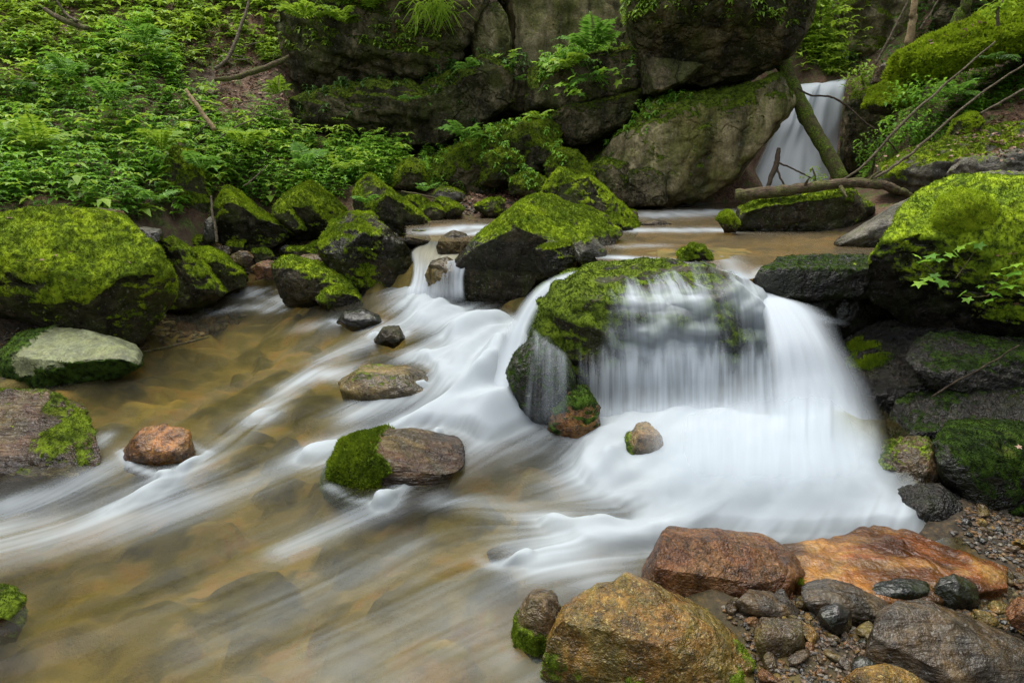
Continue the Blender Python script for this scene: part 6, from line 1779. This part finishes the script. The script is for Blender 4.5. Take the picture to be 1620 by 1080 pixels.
# sawn log behind the biggest boulder
Wl = np.array([P(145, 338, 6.35), P(170, 341, 6.25), P(190, 343, 6.15)])
tv, tf = tube(Wl, [.058, .06, .06], 16, 0, 3)
lg = mk_obj('sawn_log', mk_mesh('sawn_log', tv, tf, None, True, MAT['bark']), None, 'short sawn log lying behind the biggest mossy boulder', 'log')
tgl = Wl[2] - Wl[1]
tgl /= np.linalg.norm(tgl)
tv, tf = tube([Wl[2] - tgl * .002, Wl[2] + tgl * .006], [.056, .056], 16, 0, 3, sub=1)
mk_obj('cut_end', mk_mesh('cut_end', tv, tf, None, False, MAT['cutwood']), lg)

# ------------------------------------------------------------------ gravel: pebbles one by one
PEB = []
for k, mt in enumerate(['golden', 'brown', 'slate', 'blackwet', 'redbrown', 'grey', 'submerged', 'brown', 'slate', 'pale']):
    S, Fq = cube_sphere(6)
    rr_ = np.random.default_rng(800 + k)
    L = S.copy()
    for j in range(7):
        nv = rr_.normal(0, 1, 3)
        nv /= np.linalg.norm(nv)
        L = L - nv * (np.maximum(0, L @ nv - rr_.uniform(.55, .9)) * .9)[:, None]
    L = L + S * fbm(S * 2 + k, 3, 800 + k)[:, None] * .15
    L *= [1, rr_.uniform(.6, .9), rr_.uniform(.4, .65)]
    PEB.append(mk_mesh('pebble', L, Fq, {'moss': np.zeros(len(L)), 'wetband': np.zeros(len(L))}, True, MAT[mt]))


PCOL = ['ochre', 'brown', 'slate-grey', 'black', 'rust-red', 'grey', 'tan', 'dark brown', 'blue-grey', 'pale']
GRAVEL = []


def pebbles(where, group, poly, count, xr, yr, seed, size, kinds, name='pebble', lift=.25, fines=0):
    r = np.random.default_rng(seed)
    p, px = scatter([poly], 9000, xr, yr, seed)
    p = p[r.permutation(len(p))]
    got = []
    for b in p:
        s_ = size[0] + (size[1] - size[0]) * r.random() ** 1.6
        if any((b[0] - g[0]) ** 2 + (b[1] - g[1]) ** 2 < ((s_ + g[2]) * .62) ** 2 for g in got):
            continue
        got.append((b[0], b[1], s_))
        kd = kinds[r.integers(0, len(kinds))]
        sw = 'small' if s_ < size[0] * .7 + size[1] * .3 else 'larger'
        o = mk_obj(name, PEB[kd], None, f'{sw} {PCOL[kd]} {where}', 'stone', group)
        o.location = (b[0], b[1], b[2] + s_ * lift)
        o.rotation_euler = (r.normal(0, .45), r.normal(0, .45), r.uniform(0, 6.28))
        o.scale = (s_, s_, s_)
        if len(got) >= count:
            break
    for b in p[:fines]:
        GRAVEL.append((b, r.uniform(.35, 1.0) * size[0], r.integers(0, 1 << 30)))


pebbles('pebble in the gravel between golden and slate boulders', 'pebbles between golden and slate boulders', [(1140, 960), (1260, 940), (1400, 960), (1400, 1000), (1360, 1100), (1200, 1100), (1180, 1010)], 110, (.6, 1.4), (1.6, 2.5), 501, (.012, .055), [0, 1, 2, 3, 4, 0, 1, 6, 8], fines=1500)
pebbles('pebble along the lower edge of the orange slab', 'pebbles along the orange slab', [(1340, 965), (1360, 925), (1620, 905), (1640, 1010), (1500, 975), (1420, 965)], 60, (1.0, 2.2), (1.9, 2.7), 502, (.014, .055), [0, 1, 2, 3, 4, 1, 7], fines=1200)
pebbles('pebble below the moss-furred boulder at the right edge', 'pebbles below the moss-furred boulder', [(1500, 850), (1530, 800), (1640, 800), (1650, 920), (1600, 890), (1560, 880)], 35, (1.6, 2.6), (2.3, 3.3), 503, (.015, .055), [1, 3, 3, 0, 2], fines=900)
pebbles('gravel pebble beside the pale flat-topped boulder', 'pebbles beside the pale flat boulder', [(-60, 600), (-60, 530), (60, 515), (130, 525), (40, 540), (10, 600)], 20, (-5, -2.6), (4.3, 6), 504, (.012, .035), [2, 5, 5, 8, 2], fines=900)
pebbles('stone on the shore between biggest boulder and small channel', 'stones below the biggest boulder', [(200, 560), (230, 500), (330, 480), (400, 500), (330, 535)], 22, (-3.5, -1.8), (4.8, 7), 505, (.04, .14), [0, 1, 4, 7, 6, 2], fines=250)
pebbles('stone in the rubble at the head of the small channel', 'stones at the head of the small channel', [(320, 410), (340, 380), (560, 385), (560, 430), (440, 450), (380, 430)], 28, (-3.8, -1.4), (6.2, 8.4), 506, (.03, .10), [1, 1, 5, 6, 7, 4, 2], fines=300)
pebbles('stone on the far gravel bar', 'stones of the far gravel bar', [(630, 352), (640, 315), (760, 318), (900, 318), (860, 345), (760, 352)], 28, (-1.9, .9), (7.2, 9.6), 507, (.03, .09), [1, 1, 5, 2, 7, 5], fines=500)
# the fines between them
S2, F2 = cube_sphere(2)
gv, gf, gt = [], [], []
for k, (b, s_, sd_) in enumerate(GRAVEL):
    rr_ = np.random.default_rng(sd_)
    a_ = rr_.uniform(0, 6.28)
    L = (S2 + rr_.normal(0, .16, S2.shape)) * s_ * [1, rr_.uniform(.5, .9), rr_.uniform(.35, .6)]
    L = np.stack([L[:, 0] * math.cos(a_) - L[:, 1] * math.sin(a_), L[:, 0] * math.sin(a_) + L[:, 1] * math.cos(a_), L[:, 2]], -1)
    gv.append(L + b + [0, 0, s_ * .3])
    gf.append(F2 + k * len(S2))
    gt.append(np.full(len(S2), rr_.random()))


def gravel_material():
    s = N('wet gravel')
    rmp = s.n('ShaderNodeValToRGB', inp={0: s.attr('tint')})
    c_ = rmp.color_ramp
    c_.elements[0].color = (0.011, 0.010, 0.008, 1)
    c_.elements[1].color = (0.13, 0.115, 0.085, 1)
    for pos, col in ((.3, (0.034, 0.024, 0.013, 1)), (.55, (0.07, 0.036, 0.012, 1)), (.75, (0.14, 0.075, 0.018, 1)), (.88, (0.045, 0.04, 0.034, 1))):
        c_.elements.new(pos).color = col
    b_ = s.n('ShaderNodeBsdfPrincipled', inp={'Base Color': rmp.outputs[0], 'Roughness': .5})
    return s.done(b_.outputs[0])


mk_obj('gravel', mk_mesh('gravel', np.concatenate(gv), np.concatenate(gf), {'tint': np.concatenate(gt)}, False, gravel_material()), None, 'fine wet gravel between the stones of the banks', None, None, 'stuff')

# a few fallen yellow leaves
for k, (a, b, Yl, lab) in enumerate([(1351, 417, 4.6, 'yellow fallen leaf on the flat mossy ledge slab'), (588, 394, 6.3, 'tiny yellow leaf on the mossy-topped dark boulder'), (18, 674, 3.5, 'yellow leaf on the layered slab at the left edge'),
                                     (112, 398, 5.05, 'tan dead leaf on the bare front of the biggest boulder'), (120, 442, 4.95, 'tan leaf low on the front of the biggest boulder'), (1610, 705, 2.9, 'orange dead leaf on the dark moss-furred boulder')]):
    o = mk_obj('fallen_leaf', mk_mesh('fallen_leaf', _lv * [1, .7, 1], _lf, {'tint': np.full(len(_lv), .95)}, False, MAT['leafy' if k < 3 else 'litter']), None, lab, 'leaf')
    o.location = P(a, b, Yl).tolist()
    o.rotation_euler = (.5, .2, k)
    o.scale = (.022, .022, .022)
